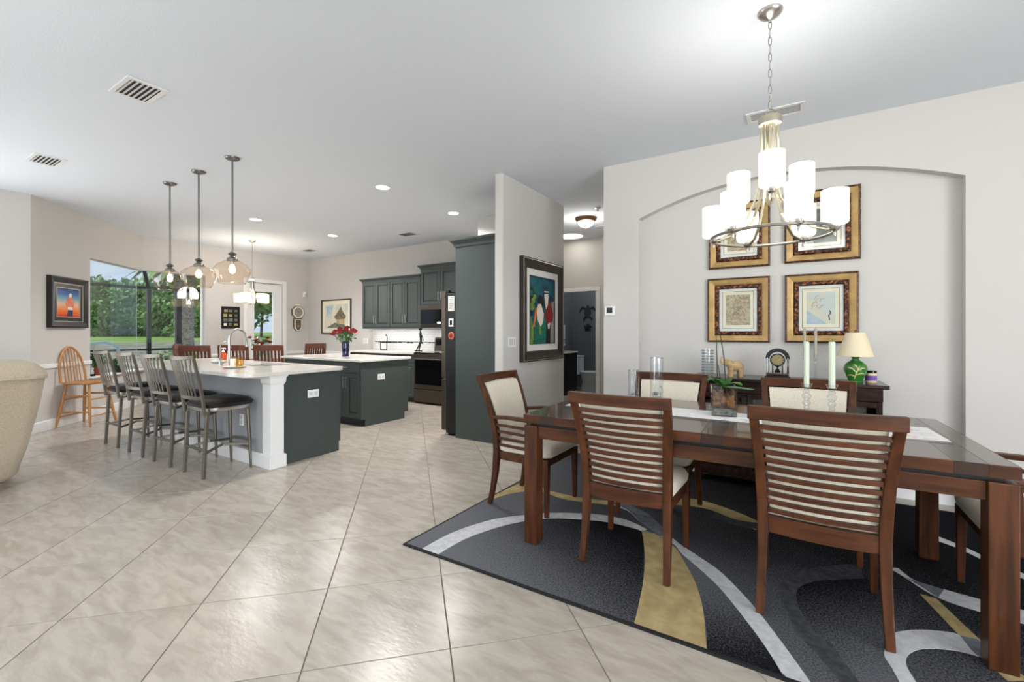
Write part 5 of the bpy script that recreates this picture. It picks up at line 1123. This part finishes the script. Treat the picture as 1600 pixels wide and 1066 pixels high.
# ================================================================== BAR STOOLS
def make_stool():
    t = thing('bar_stool', 'x', 'stool', (0, 0, 0), 0, 'metal bar stools at the sink island')
    for s in (-1, 1):
        MB().ribbon([(s*.185, -.205, 0), (s*.185, -.19, .30), (s*.19, -.175, .585)], [.026, .028, .028], [.026, .028, .028], up=(0, 1, 0)).obj('rear_leg', 'pewter', t, bevel=.003)
        MB().tube([(s*.185, .205, 0), (s*.18, .195, .25), (s*.17, .18, .585)], [.011, .015, .018], 12).obj('front_leg', 'pewter', t, True)
        MB().ribbon([(s*.185, -.195, .225), (s*.12, -.02, .26), (s*.18, .195, .235)], .016, .022).obj('side_stretcher', 'pewter', t, bevel=.002)
        MB().ribbon([(s*.195, -.20, .56), (s*.197, -.215, .70), (s*.203, -.245, .86), (s*.225, -.30, 1.075)], [.022, .022, .022, .02], [.024, .026, .028, .024], up=(0, 1, 0)).obj('back_post', 'pewter', t, bevel=.003)
    MB().ribbon([(-.185, -.197, .25), (.185, -.197, .25)], .018, .022).obj('rear_stretcher', 'pewter', t, bevel=.002)
    MB().ribbon([(-.18, .196, .25), (-.08, .235, .25), (.08, .235, .25), (.18, .196, .25)], .014, .024).obj('foot_rail', 'pewter', t, bevel=.002); MB().ribbon([(-.178, .19, .20), (.178, .19, .20)], .012, .014).obj('front_stretcher', 'pewter', t)
    MB().ribbon([(-.19, -.175, .575), (.19, .175, .575)], .03, .012).obj('cross_brace', 'pewter', t); MB().ribbon([(-.19, .175, .562), (.19, -.175, .562)], .03, .012).obj('cross_brace', 'pewter', t)
    def ring(e, z): return [(x, y, z) for x, y in rrect(-.225+e, .225-e, -.195+e, .235-e, .11-e*.5, 6)]
    MB().loft([ring(.012, .588), ring(.008, .6), ring(.008, .618)]).obj('seat_frame', 'steel', t, True)
    MB().loft([ring(.02, .612), ring(-.008, .628), ring(-.012, .65), ring(.012, .678), ring(.06, .694), ring(.12, .699)]).obj('seat', 'leather_black', t, True)
    def bk(z): 
        f = (z-.70)/.375; return -.215-.085*f-.0, .197+.028*f
    def rail(z, h, nm, m='pewter', crest=0.):
        y, hx = bk(z); MB().ribbon([(-hx+2*hx*k/8, y-.035*(1-((k-4)/4)**2), z+crest*(((k-4)/4)**2)) for k in range(9)], .014, h).obj(nm, m, t, bevel=.003)
    rail(1.072, .036, 'crest_rail', crest=.012); rail(.715, .03, 'lower_back_rail')
    for k in range(7):
        f = -.75+1.5*k/6
        def pt(z, sp):
            y, hx = bk(z); return (hx*f*sp, y-.035*(1-(f*sp)**2), z)
        MB().ribbon([pt(.72, .86), pt(.84, .88), pt(.96, .95), pt(1.065, 1.05)], [.020, .024, .030, .036], .006, up=(0, 1, 0)).obj('back_slat', 'pewter', t, bevel=.0015)
    return t
ST = make_stool(); sl = ['metal bar stool nearest the corner column, first of four', 'metal bar stool second from the corner column', 'metal bar stool third from the corner column', 'metal bar stool farthest left, near the corner window']
ST['label'] = sl[0]; ST.location = (-4.62, 2.095, 0); ST.rotation_euler = (0, 0, 0)
for i, x, rz in ((1, -5.27, .01), (2, -5.92, -.01), (3, -6.62, .01)): copy_tree(ST, (x, 2.085, 0), rz, sl[i])

# ================================================================== REAR ISLAND
i2 = thing('kitchen_island', 'dark grey kitchen island with cabinet doors behind the sink island', 'island', (-5.0, 4.05, 0))
LL = -1.82
B(LL, -.012, 0.02, .86, .10, CT-.037).obj('cabinet_body', 'cabinet_paint', i2); B(LL, -.05, .075, .80, 0, .10).obj('toe_kick', 'cabinet_groove', i2)
MB().prism([(.07, 0), (.80, 0), (.80, .10), (.875, .10), (.875, CT-.037), (0, CT-.037), (0, .10), (.07, .10)], -.012, .002, 'x').obj('end_panel', 'cabinet_paint', i2, bevel=.002)
n = 3; wd = (-.02-LL)/n
for k in range(n):
    x0 = LL+wd*k; x1 = x0+wd
    dr = B(x0+.006, x1-.006, 0, .02, .735, CT-.045).obj('drawer', 'cabinet_paint', i2, bevel=.004); knob_bar((x0+x1)/2, 0, .81, .14, dr, 'x')
    xm = (x0+x1)/2
    cab_door(x0+.006, xm-.002, .115, .725, .02, i2, xm-.03, .60); cab_door(xm+.002, x1-.006, .115, .725, .02, i2, xm+.03, .60)
c2 = thing('kitchen_countertop', 'pale quartz countertop on the island with the roses', 'countertop', (-5.0, 4.05, 0)); MB().prism(rrect(LL-.04, .04, -.04, .92, .03), CT-.036, CT).obj('slab', 'quartz', c2, bevel=.008, seg=3)
va = thing('flower_vase', 'cobalt blue vase on the kitchen island', 'vase', (-5.85, 4.45, CT+.0005))
MB().lathe([(.05, 0), (.055, .006), (.045, .03), (.052, .10), (.058, .17), (.046, .215), (.055, .235), (.052, .235), (.042, .215), (.05, .17), (.001, .1)], 26).obj('body', 'cobalt_glass', va, True)
bq = thing('rose_bouquet', 'bouquet of red and pink roses in the blue vase', 'flowers', (-5.85, 4.45, CT+.14)); rnd = random.Random(11)
def rose(p, r, m, parent):
    q = MB()
    for k in range(11):
        a = k*2.4; f = k/11; rr_ = r*(.25+.75*f); tilt = .2+.9*f
        c, s_ = math.cos(a), math.sin(a); pts = []
        for u, v in ((-.55, 0), (.55, 0), (.7, .6), (0, 1), (-.7, .6)):
            x = rr_*.45+v*r*.8*math.sin(tilt)*.6; z = -r*.3+v*r*math.cos(tilt)*.95; y = u*rr_*1.1
            pts.append((p[0]+x*c-y*s_, p[1]+x*s_+y*c, p[2]+z))
        q.flat(pts)
    q.sphere((p[0], p[1], p[2]), r*.5, 8, 6); return q.obj('rose', m, parent)
for k in range(16):
    a = k*2.39996; d = .045+.16*math.sqrt(k/16); x, y = d*math.cos(a), d*math.sin(a); z = .33-.55*d+rnd.uniform(-.015, .02)
    rose((x, y, z), .052, 'rose_pink' if k in (6, 11) else 'rose_red', bq)
    MB().tube([(x*.12, y*.12, .0), (x*.5, y*.5, z*.55), (x, y, z-.02)], .003, 5).obj('stem', 'leaf_green', bq)
lf = MB()
for k in range(60):
    a = rnd.uniform(0, 2*PI); d = rnd.uniform(.02, .15); p = Vector((d*math.cos(a), d*math.sin(a), rnd.uniform(.10, .26))); u = Vector((rnd.gauss(0, 1), rnd.gauss(0, 1), rnd.gauss(-.2, .5))).normalized()*.04; v_ = u.orthogonal().normalized()*.018
    lf.add([p-u, p+v_, p+u, p-v_], [(0, 1, 2, 3)])
lf.obj('leaves', 'leaf_green', bq)['kind'] = 'stuff'

# ================================================================== KITCHEN WALL RUN
KY = 6.57
struct(B(-7.71, -4.13, KY-.012, KY, CT, 1.40).obj('trim_5', 'backsplash'))
bs_ = struct(MB().obj('trim_6', 'black_gloss')) if False else None
ac = MB(); rnd = random.Random(8); x = -7.65
while x < -5.0:
    L = rnd.uniform(.08, .2); ac.box(x, x+L, KY-.014, KY-.012, 1.075+rnd.uniform(-.012, .012), 1.10); x += L+.01
struct(ac.obj('trim_6', 'black_gloss'))
def base_unit(x0, x1, label, doors):
    t = thing('base_cabinet', label, 'cabinet', ((x0+x1)/2, 5.95, 0)); h = (x1-x0)/2
    B(-h, h, .02, .60, .10, CT-.037).obj('body', 'cabinet_paint', t); B(-h, h, .08, .60, 0, .10).obj('toe_kick', 'cabinet_groove', t)
    w_ = 2*h/doors
    for k in range(doors):
        a = -h+w_*k; dr = B(a+.004, a+w_-.004, 0, .02, .735, CT-.045).obj('drawer', 'cabinet_paint', t, bevel=.003); knob_bar(a+w_/2, 0, .81, .12, dr, 'x'); cab_door(a+.004, a+w_-.004, .115, .725, .02, t, a+w_-.04 if k % 2 == 0 else a+.04, .6)
base_unit(-7.68, -5.88, 'dark grey base cabinet left of the range', 4); base_unit(-5.10, -4.14, 'dark grey base cabinet right of the range, behind the refrigerator', 2)
for x0, x1, lab in ((-7.71, -5.875, 'pale wall countertop left of the range'), (-5.105, -4.13, 'pale wall countertop right of the range')):
    t = thing('wall_countertop', lab, 'countertop', ((x0+x1)/2, 6.2, 0)); h = (x1-x0)/2; B(-h, h, -.29, .357, CT-.036, CT).obj('slab', 'quartz', t, bevel=.005)
rg = thing('kitchen_range', 'slate and black slide-in range with oven door', 'oven', (-5.49, 5.93, 0)); h = .379
B(-h, h, .03, .62, .03, .905).obj('body', 'slate_metal', rg); B(-h, h, 0, .62, .905, .93).obj('cooktop', 'black_gloss', rg, bevel=.004)
od = B(-h+.004, h-.004, 0, .03, .28, .84).obj('oven_door', 'slate_metal', rg, bevel=.004); B(-h+.03, h-.03, -.004, 0, .36, .80).obj('window_pane', 'black_gloss', od)
MB().cyl((-h+.06, -.05, .815), (h-.06, -.05, .815), .011, n=10).obj('handle', 'slate_metal', od, True); B(-h, h, 0, .03, .845, .905).obj('control_strip', 'slate_metal', rg)
wdw = B(-h+.004, h-.004, 0, .03, .06, .265).obj('warming_drawer', 'slate_metal', rg, bevel=.004)
bp2 = MB(); bp2.loft([[(-h, .54, .93), (h, .54, .93), (h, .62, .93), (-h, .62, .93)], [(-h, .56, 1.19), (h, .56, 1.19), (h, .62, 1.20), (-h, .62, 1.20)]]); bp2 = bp2.obj('back_panel', 'slate_metal', rg, bevel=.006); B(-h+.04, h-.04, .547, .555, 1.05, 1.16).obj('display', 'black_gloss', bp2)
for k in range(4):
    x, y = (-.2, .2)[k % 2], (.17, .43)[k//2]; MB().tube([(x+.09*math.cos(u), y+.09*math.sin(u), .931) for u in [2*PI*i/24 for i in range(24)]], .0015, 4, close=True).obj('burner_ring', 'plastic_line', rg)
# upper cabinets
UY = 6.24
def crown(x0, x1, z, parent, y=0., left=True, right=False, d=.33, sz=1.):
    e0, e1 = (.055*sz if left else 0), (.055*sz if right else 0); rings = []
    for k, (o_, zz) in enumerate(((.0, 0), (.012, .0), (.018, .03*sz), (.045, .06*sz), (.055, .065*sz), (.055, .085*sz), (0, .085*sz))):
        f = o_/.055
        rings.append([(x0-e0*f, y-o_*sz, z+zz), (x1+e1*f, y-o_*sz, z+zz), (x1+e1*f, y+d, z+zz), (x0-e0*f, y+d, z+zz)])
    return MB().loft(rings).obj('crown_moulding', 'cabinet_paint', parent)
def upper(x0, x1, z0, z1, label, right=False, left=True, hz=None):
    t = thing('wall_cabinet', label, 'cabinet', ((x0+x1)/2, UY, 0), 0, 'wall cabinets in the kitchen'); h = (x1-x0)/2
    B(-h, h, .0, .328, z0, z1).obj('body', 'cabinet_paint', t); B(-h, h, -.012, .01, z0-.03, z0).obj('light_rail', 'cabinet_paint', t)
    cab_door(-h+.004, -.002, z0+.006, z1-.006, 0, t, -.032, z0+.16 if hz is None else hz); cab_door(.002, h-.004, z0+.006, z1-.006, 0, t, .032, z0+.16 if hz is None else hz)
    crown(-h, h, z1-.002, t, left=left, right=right)
upper(-7.64, -6.815, 1.395, 2.31, 'double-door dark grey wall cabinet on the left, beside the framed drawing'); upper(-6.812, -5.99, 1.395, 2.31, 'double-door dark grey wall cabinet in the middle of the row', left=False)
upper(-5.985, -5.0, 1.80, 2.47, 'taller-set dark grey wall cabinet above the microwave', right=True)
mw = thing('microwave', 'slate over-the-range microwave with black glass door', 'microwave', (-5.49, 6.16, 1.375)); h = .38
B(-h-.07, h+.07, .03, .40, 0, .42).obj('body', 'slate_metal', mw); dm = B(-h-.07, h+.07, 0, .03, .05, .42).obj('door', 'slate_metal', mw, bevel=.004); B(-h-.05, h+.05, -.004, 0, .065, .335).obj('window_pane', 'black_gloss', dm); B(-.02, .06, -.0055, -.004, .085, .105).obj('display', 'lit_disk', dm)
B(-h-.07, h+.07, 0, .03, 0, .046).obj('vent_strip', 'black_matte', mw)
area('under_cabinet_strip', (-6.8, 6.38, 1.36), (0, 0, 0), 1.6, .04, 4, (1, .98, .94)); area('under_microwave_strip', (-5.5, 6.35, 1.37), (0, 0, 0), .5, .06, 2.5, (1, .95, .88))
# small things on the wall counter
t = thing('easel_photo', 'small black framed photo on a stand on the wall counter', 'photo frame', (-7.14, 6.36, CT+.0005), math.radians(-12))
mitre(.26, .16, [(0, 0), (0, .014), (.02, .012), (.02, 0)]).xf(Matrix.Translation((0, 0, .085))).obj('frame', 'black_frame', t); B(-.112, .112, -.006, -.001, .02, .145).obj('photo', 'mat_white', t); MB().tube([(0, .004, .12), (0, .07, 0)], .005, 6).obj('strut', 'black_matte', t); MB().tube([(.1, 0, .15), (.13, 0, .24), (.11, 0, .3)], .008, 6).obj('hook', 'black_matte', t); MB().sphere((.09, 0, .31), .022, 10, 6, (1.6, 1, .7)).obj('knob', 'black_matte', t)
t = thing('dancer_figurine', 'thin black standing figurine on the wall counter beside the range', 'figurine', (-6.14, 6.33, CT+.0005))
q = MB(); q.tube([(.0, 0, .0), (.03, 0, .10), (.06, 0, .2), (.05, 0, .32), (.045, 0, .40)], [.012, .014, .02, .026, .012], 8); q.tube([(.055, 0, .2), (.02, 0, .14), (-.02, 0, .08), (-.06, 0, .02)], [.018, .014, .012, .01], 8); q.tube([(.05, 0, .34), (.1, 0, .28), (.12, 0, .2)], [.012, .01, .007], 6); q.sphere((.045, 0, .435), .034, 10, 8); q.obj('figure', 'black_matte', t, True); MB().lathe([(.08, 0), (.075, .018), (.001, .02)], 18).obj('base', 'black_gloss', t, True)

# ================================================================== REFRIGERATOR AND TALL PANEL
tp_ = thing('tall_cabinet', 'tall dark grey cabinet surround with crown moulding enclosing the refrigerator', 'cabinet', (-3.54, 4.29, 0))
B(0, .707, 0, .022, 0, 2.36).obj('side_panel', 'cabinet_paint', tp_); B(0, .70, 1.0, 1.022, 0, 2.36).obj('side_panel', 'cabinet_paint', tp_)
B(.02, .70, .022, 1.0, 1.92, 2.36).obj('upper_cabinet', 'cabinet_paint', tp_)
rings = []
for o_, zz in ((0, 0), (.014, 0), (.02, .03), (.052, .066), (.062, .07), (.062, .092), (0, .092)): rings.append([(-o_, -o_, 2.345+zz), (.707, -o_, 2.345+zz), (.707, 1.02+o_*.3, 2.345+zz), (-o_, 1.02+o_*.3, 2.345+zz)])
MB().loft(rings).obj('crown_moulding', 'cabinet_paint', tp_)
for k, (y0, y1) in enumerate(((.03, .509), (.513, .99))):
    d = B(-.0, .02, y0, y1, 1.93, 2.33).obj('door', 'cabinet_paint', tp_, bevel=.003); q = MB(); q.cyl((-.028, (y1-.03) if k == 0 else y0+.03, 2.0), (-.028, (y1-.03) if k == 0 else y0+.03, 2.14), .006, n=8); q.obj('handle', 'steel', d, True)
fr_ = thing('refrigerator', 'slate french-door refrigerator with black side beside the tall panel', 'refrigerator', (-3.735, 4.335, 0))
B(0, .80, 0, .91, .03, 1.79).obj('body', 'black_matte', fr_, bevel=.004); B(.02, .1, .02, .1, 0, .03).obj('foot', 'black_gloss', fr_); B(.02, .1, .8, .88, 0, .03).obj('foot', 'black_gloss', fr_)
for y0, y1, z0, z1, nm in ((0, .453, .72, 1.82, 'upper_door'), (.457, .91, .72, 1.82, 'upper_door'), (0, .91, .06, .705, 'freezer_drawer')):
    d = B(-.078, -.004, y0, y1, z0, z1).obj(nm, 'slate_metal', fr_, bevel=.01)
    if nm == 'upper_door': yy = y1-.05 if y0 == 0 else y0+.05; MB().cyl((-.12, yy, .8), (-.12, yy, 1.5), .012, n=10).obj('handle', 'slate_metal', d, True)
    else: MB().cyl((-.12, .1, .62), (-.12, .81, .62), .012, n=10).obj('handle', 'slate_metal', d, True)
B(-.05, .03, .02, .06, 1.795, 1.83).obj('hinge', 'black_matte', fr_)
fy = 4.3345
for nm, lab, x, z, w_, h_, m_ in (('paper_note', 'white printed paper note on the refrigerator side', -3.645, 1.66, .10, .19, 'print_pale'), ('fridge_magnet', 'white square magnet with dark centre on the refrigerator side', -3.65, 1.42, .075, .10, 'plastic_white')):
    t = thing(nm, lab, 'magnet' if 'magnet' in nm else 'note', (x, fy, z)); B(-w_/2, w_/2, -.004, 0, -h_/2, h_/2).obj('sheet', m_, t)
    if 'magnet' in nm: B(-.018, .018, -.006, -.004, -.03, .03).obj('picture', 'black_matte', t)
    else:
        for k in range(6): B(-.035, .03-.008*(k % 3), -.0048, -.004, .07-.026*k, .077-.026*k).obj('print_line', 'print_grey', t)
t = thing('fridge_magnet', 'round orange magnet on the refrigerator side', 'magnet', (-3.645, fy, 1.255)); MB().lathe([(.048, 0), (.045, .008), (.001, .01)], 20).xf(Matrix.Rotation(PI/2, 4, 'X')).obj('disc', 'magnet_orange', t, True); MB().lathe([(.028, .009), (.02, .014), (.001, .015)], 16).xf(Matrix.Rotation(PI/2, 4, 'X')).obj('boss', 'paint_red', t, True)

# ================================================================== BREAKFAST NOOK
NT = thing('breakfast_table', 'dark brown breakfast table in the nook, mostly hidden by its chairs', 'table', (-8.72, 4.55, 0), math.radians(38))
B(-.75, .75, -.48, .48, .73, .765).obj('top', 'red_wood', NT, bevel=.008); B(-.66, .66, -.40, .40, .65, .73).obj('apron', 'red_wood', NT)
for x in (-.66, .66):
    for y in (-.4, .4): B(x-.035, x+.035, y-.035, y+.035, 0, .73).obj('leg', 'red_wood', NT, bevel=.004)
def nook_chair():
    t = thing('slat_chair', 'x', 'chair', (0, 0, 0), 0, 'brown slat-back chairs in the breakfast nook')
    for s in (-1, 1):
        MB().ribbon([(s*.225, -.22, 0), (s*.225, -.20, .45), (s*.225, -.26, 1.05)], .04, .035, up=(0, 1, 0)).obj('rear_leg', 'red_wood', t, bevel=.003); B(s*.205-.02, s*.205+.02, .17, .21, 0, .43).obj('front_leg', 'red_wood', t, bevel=.003)
        B(s*.215-.012, s*.215+.012, -.19, .18, .38, .43).obj('side_rail', 'red_wood', t)
    MB().ribbon([(-.245, -.255, 1.03), (-.12, -.275, 1.032), (.12, -.275, 1.032), (.245, -.255, 1.03)], .026, .10).obj('crest_rail', 'red_wood', t, bevel=.004); B(-.205, .205, -.225, -.2, .52, .57).obj('lower_rail', 'red_wood', t)
    for k in range(7): x = -.17+.34*k/6; MB().ribbon([(x, -.212, .56), (x, -.265, .99)], .03, .012, up=(0, 1, 0)).obj('slat', 'red_wood', t)
    MB().prism(rrect(-.235, .235, -.2, .23, .04), .43, .465).obj('seat', 'red_wood', t, bevel=.008); B(-.2, .2, .178, .2, .36, .42).obj('front_rail', 'red_wood', t)
    return t
nc0 = nook_chair(); nc0['label'] = 'brown slat-back nook chair directly behind the orange soap bottle'
nc0.location = (-8.42, 3.60, 0); nc0.rotation_euler = (0, 0, math.radians(36))
for x, y, a, lab in ((-8.16, 4.07, 36, 'brown slat-back nook chair behind the tall faucet'), (-7.70, 4.41, 36, 'brown slat-back nook chair in front of the glazed door'), (-9.40, 3.86, -36, 'brown slat-back nook chair by the corner window'), (-8.06, 5.22, 100, 'brown slat-back nook chair nearest the wall clock')):
    copy_tree(nc0, (x, y, 0), math.radians(a), lab)
fv = thing('nook_vase', 'small glass vase of dark red flowers on the breakfast table', 'flowers', (-8.55, 4.62, .766)); MB().lathe([(.045, 0), (.05, .01), (.04, .08), (.055, .16), (.052, .16), (.036, .08), (.001, .02)], 18).obj('vase', 'vase_glass', fv, True)
rnd = random.Random(31)
for k in range(9):
    a = k*2.4; d = .06+.16*k/9; p = (d*math.cos(a), d*math.sin(a), .40+rnd.uniform(-.08, .07)); rose(p, .045, 'rose_red', fv); MB().tube([(0, 0, .03), (p[0]*.4, p[1]*.4, .22), p], .004, 5).obj('stem', 'leaf_green', fv)
lf = MB()
for k in range(40):
    a = rnd.uniform(0, 6.28); d = rnd.uniform(.02, .17); p = Vector((d*math.cos(a), d*math.sin(a), rnd.uniform(.2, .38))); u = Vector((rnd.gauss(0, 1), rnd.gauss(0, 1), rnd.gauss(0, .5))).normalized()*.045; v_ = u.orthogonal().normalized()*.018; lf.add([p-u, p+v_, p+u, p-v_], [(0, 1, 2, 3)])
lf.obj('leaves', 'leaf_green', fv)['kind'] = 'stuff'
# things on the window sill
def on_sill(t): p = bay(t, .02); return (p[0], p[1], .629)
pp = thing('potted_plant', 'green plant in a terracotta pot on the corner window sill', 'plant', on_sill(1.33)); MB().lathe([(.05, 0), (.07, .11), (.078, .11), (.078, .13), (.066, .13), (.06, .09), (.001, .08)], 18).obj('pot', 'terracotta', pp, True); foliage(160, [((0, 0, .24), (.11, .11, .13))], .035, 5).obj('foliage', 'leaf_green', pp)
pp = thing('sill_box', 'black and white ornament at the left end of the window sill', 'ornament', on_sill(1.2)); B(-.04, .04, -.03, .03, 0, .03).obj('base', 'black_gloss', pp); MB().lathe([(.026, .03), (.03, .05), (.02, .09), (.028, .12), (.001, .13)], 14).obj('body', 'porcelain', pp, True)
pp = thing('potted_plant', 'low plant in a dark pot further along the window sill', 'plant', on_sill(1.85)); MB().lathe([(.06, 0), (.085, .1), (.08, .1), (.06, .06), (.001, .06)], 18).obj('pot', 'black_matte', pp, True); foliage(120, [((0, 0, .15), (.1, .1, .08))], .03, 6).obj('foliage', 'leaf_green', pp)

# ================================================================== WINDSOR STOOL
ws = thing('windsor_stool', 'light oak windsor counter stool against the bay wall', 'stool', (-8.45, 2.13, 0), math.radians(-52))
MB().loft([[(x*.9, y*.9, .575) for x, y in rrect(-.225, .225, -.21, .22, .14, 7)], [(x, y, .588) for x, y in rrect(-.225, .225, -.21, .22, .14, 7)], [(x, y, .605) for x, y in rrect(-.225, .225, -.21, .22, .14, 7)], [(x*.8, y*.8, .600) for x, y in rrect(-.225, .225, -.21, .22, .14, 7)]]).obj('seat', 'oak_x', ws, True)
for sx in (-1, 1):
    for sy in (-1, 1): MB().tube([(sx*.225, sy*.215, 0), (sx*.19, sy*.18, .26), (sx*.15, sy*.145, .58)], [.014, .021, .015], 10).obj('leg', 'oak_z', ws, True)
for sy in (-1, 1):
    MB().tube([(-.208, sy*.197, .14), (.208, sy*.197, .14)], .011, 8).obj('stretcher', 'oak_x', ws, True); MB().tube([(-.175, sy*.167, .37), (.175, sy*.167, .37)], .011, 8).obj('stretcher', 'oak_x', ws, True)
for sx in (-1, 1):
    MB().tube([(sx*.20, -.19, .20), (sx*.20, .19, .20)], .011, 8).obj('stretcher', 'oak_y', ws, True); MB().tube([(sx*.17, -.16, .42), (sx*.17, .16, .42)], .011, 8).obj('stretcher', 'oak_y', ws, True)
def hoop(t): return (-.20*math.cos(t)*(1.0+.12*math.sin(t)), -.17-.06*math.sin(t), .60+.49*math.sin(t))
MB().tube([hoop(PI*i/24) for i in range(25)], .0145, 10).obj('hoop', 'oak_z', ws, True)
for k in range(6):
    f = -.62+1.24*k/5; t_ = math.acos(-f*.82) if abs(f) < 1 else 0
    MB().tube([(f*.2, -.17, .595), hoop(t_)], .0065, 8).obj('spindle', 'oak_z', ws, True)

# ================================================================== RECLINER AT THE LEFT EDGE
rc = thing('fabric_recliner', 'beige woven fabric recliner seen from behind at the left edge', 'armchair', (-5.76, .585, 0), math.radians(8))
# local: faces -x, back leans towards +x
def sect(z, x0, x1, hy, r): return [(x, y, z) for x, y in rrect(x0, x1, -hy, hy, r, 6)]
MB().loft([sect(.06, .0, .26, .30, .08), sect(.12, .02, .335, .34, .09), sect(.35, .07, .42, .38, .10), sect(.6, .12, .50, .41, .11), sect(.8, .17, .565, .425, .12), sect(.93, .21, .61, .43, .13)]).obj('back_shell', 'sofa_fabric', rc, True)
MB().loft([sect(.932, .205, .622, .437, .13), sect(.95, .20, .628, .44, .13), sect(1.0, .21, .61, .425, .13), sect(1.05, .24, .56, .38, .12), sect(1.08, .29, .50, .30, .09)]).obj('head_cushion', 'sofa_fabric', rc, True)
MB().tube([(x, y, .931) for x, y in rrect(.205, .622, -.437, .437, .13, 6)], .007, 6, close=True).obj('piping', 'sofa_fabric', rc, True)
for s in (-1, 1): MB().loft([[(x, y+s*.36, z) for x, y in rrect(-.6, .0, -.1, .1, .08, 5)] for z in (.06, .1, .5, .58)]+[[(x*.95, y*.7+s*.36, .62) for x, y in rrect(-.6, .0, -.1, .1, .08, 5)]]).obj('arm', 'sofa_fabric', rc, True)
MB().loft([[(x, y, z) for x, y in rrect(-.6, .05, -.31, .31, .06, 5)] for z in (.08, .3, .44)]+[[(x*.96, y*.96, .48) for x, y in rrect(-.6, .05, -.31, .31, .06, 5)]]).obj('seat', 'sofa_fabric', rc, True)
B(-.4, .1, -.25, .25, 0, .06).obj('base', 'black_matte', rc)

# ================================================================== BATHROOM BEYOND THE HALL
bv = thing('bath_vanity', 'black bathroom vanity with pale top seen through the doorway', 'vanity', (-4.20, 8.5, 0.002)); B(-.27, .27, -.28, .28, .08, .86).obj('body', 'black_matte', bv); B(-.24, .24, -.24, .24, 0, .08).obj('toe_kick', 'black_gloss', bv); B(-.28, .285, -.295, .29, .86, .89).obj('top', 'quartz', bv, bevel=.004)
for z0, z1 in ((.64, .84), (.12, .62)): d = B(-.25, .25, -.298, -.281, z0, z1).obj('drawer' if z0 > .5 else 'door', 'black_matte', bv, bevel=.003); MB().sphere((.16, -.312, (z0+z1)/2+.03), .016, 10, 6).obj('knob', 'steel', d, True)
tl = thing('toilet', 'white toilet beyond the vanity in the bathroom', 'toilet', (-3.80, 9.2, 0.002), -PI/2)
def el(a, b, z, dy=0): return [(a*math.cos(2*PI*i/20), dy+b*math.sin(2*PI*i/20), z) for i in range(20)]
MB().loft([el(.12, .20, 0, -.04), el(.11, .18, .12, -.03), el(.12, .19, .22, 0), el(.18, .25, .36, .03), el(.19, .26, .40, .03)]).obj('bowl', 'porcelain', tl, True); MB().loft([el(.195, .265, .405, .03), el(.195, .265, .43, .03), el(.17, .24, .44, .03)]).obj('seat', 'porcelain', tl, True); MB().prism(rrect(-.2, .2, -.42, -.22, .04), .36, .74).obj('tank', 'porcelain', tl, bevel=.01); MB().prism(rrect(-.21, .21, -.43, -.21, .04), .741, .77).obj('tank_lid', 'porcelain', tl, bevel=.006)
tw = thing('hand_towel', 'pale striped hand towel hanging in the bathroom', 'towel', (-4.499, 9.2, 1.22), PI/2); B(-.14, .14, -.03, -.006, -.24, .24).obj('cloth', 'towel', tw, bevel=.01); 
for z in (-.17, -.12): B(-.141, .141, -.0315, -.03, z, z+.025).obj('stripe', 'bath_paint', tw)
MB().cyl((-.2, -.02, .25), (.2, -.02, .25), .008).obj('bar', 'chrome', tw, True)
tt = thing('turtle_wall_art', 'dark metal sea turtle on the bathroom wall', 'wall decor', (-4.085, 9.749, 1.74)); MB().sphere((0, -.012, 0), .10, 16, 8, (.85, .1, 1.15)).obj('shell', 'vent_dark', tt, True); MB().sphere((0, -.01, .145), .04, 10, 6, (.8, .2, 1.1)).obj('head', 'vent_dark', tt, True)
for s in (-1, 1):
    MB().ribbon([(s*.05, -.01, .08), (s*.13, -.01, .13), (s*.19, -.01, .06), (s*.21, -.01, .0)], [.05, .06, .04, .01], .008, up=(0, 1, 0)).obj('flipper', 'black_matte', tt); MB().ribbon([(s*.05, -.01, -.09), (s*.1, -.01, -.15), (s*.09, -.01, -.2)], [.04, .04, .01], .008, up=(0, 1, 0)).obj('flipper', 'black_matte', tt)
tf = thing('flower_wall_art', 'dark metal flower below the turtle on the bathroom wall', 'wall decor', (-4.08, 9.749, 1.40))
for k in range(5): a = PI/2+2*PI*k/5; MB().sphere((.06*math.cos(a), -.01, .06*math.sin(a)), .045, 10, 6, (.9, .15, .9)).obj('petal', 'black_matte', tf, True)
MB().sphere((0, -.016, 0), .02, 8, 6).obj('centre', 'vent_dark', tf, True)
bl = thing('added_bath_light', 'added white dome light, out of view, brightening the bathroom', 'light', (-3.4, 8.8, CEIL)); MB().lathe([(.13, 0), (.13, -.02), (.12, -.025)], 24).obj('rim', 'vent_white', bl, True); MB().lathe([(.12, -.02), (.1, -.06), (.05, -.085), (.001, -.09)], 24, cap=False).obj('dome', 'lit_dome', bl, True)
lamp('added_bath_fill', (-3.4, 8.8, CEIL-.25), 32, (.95, .98, 1), .1)  # dome and lamp added out of view to lift the dark bathroom
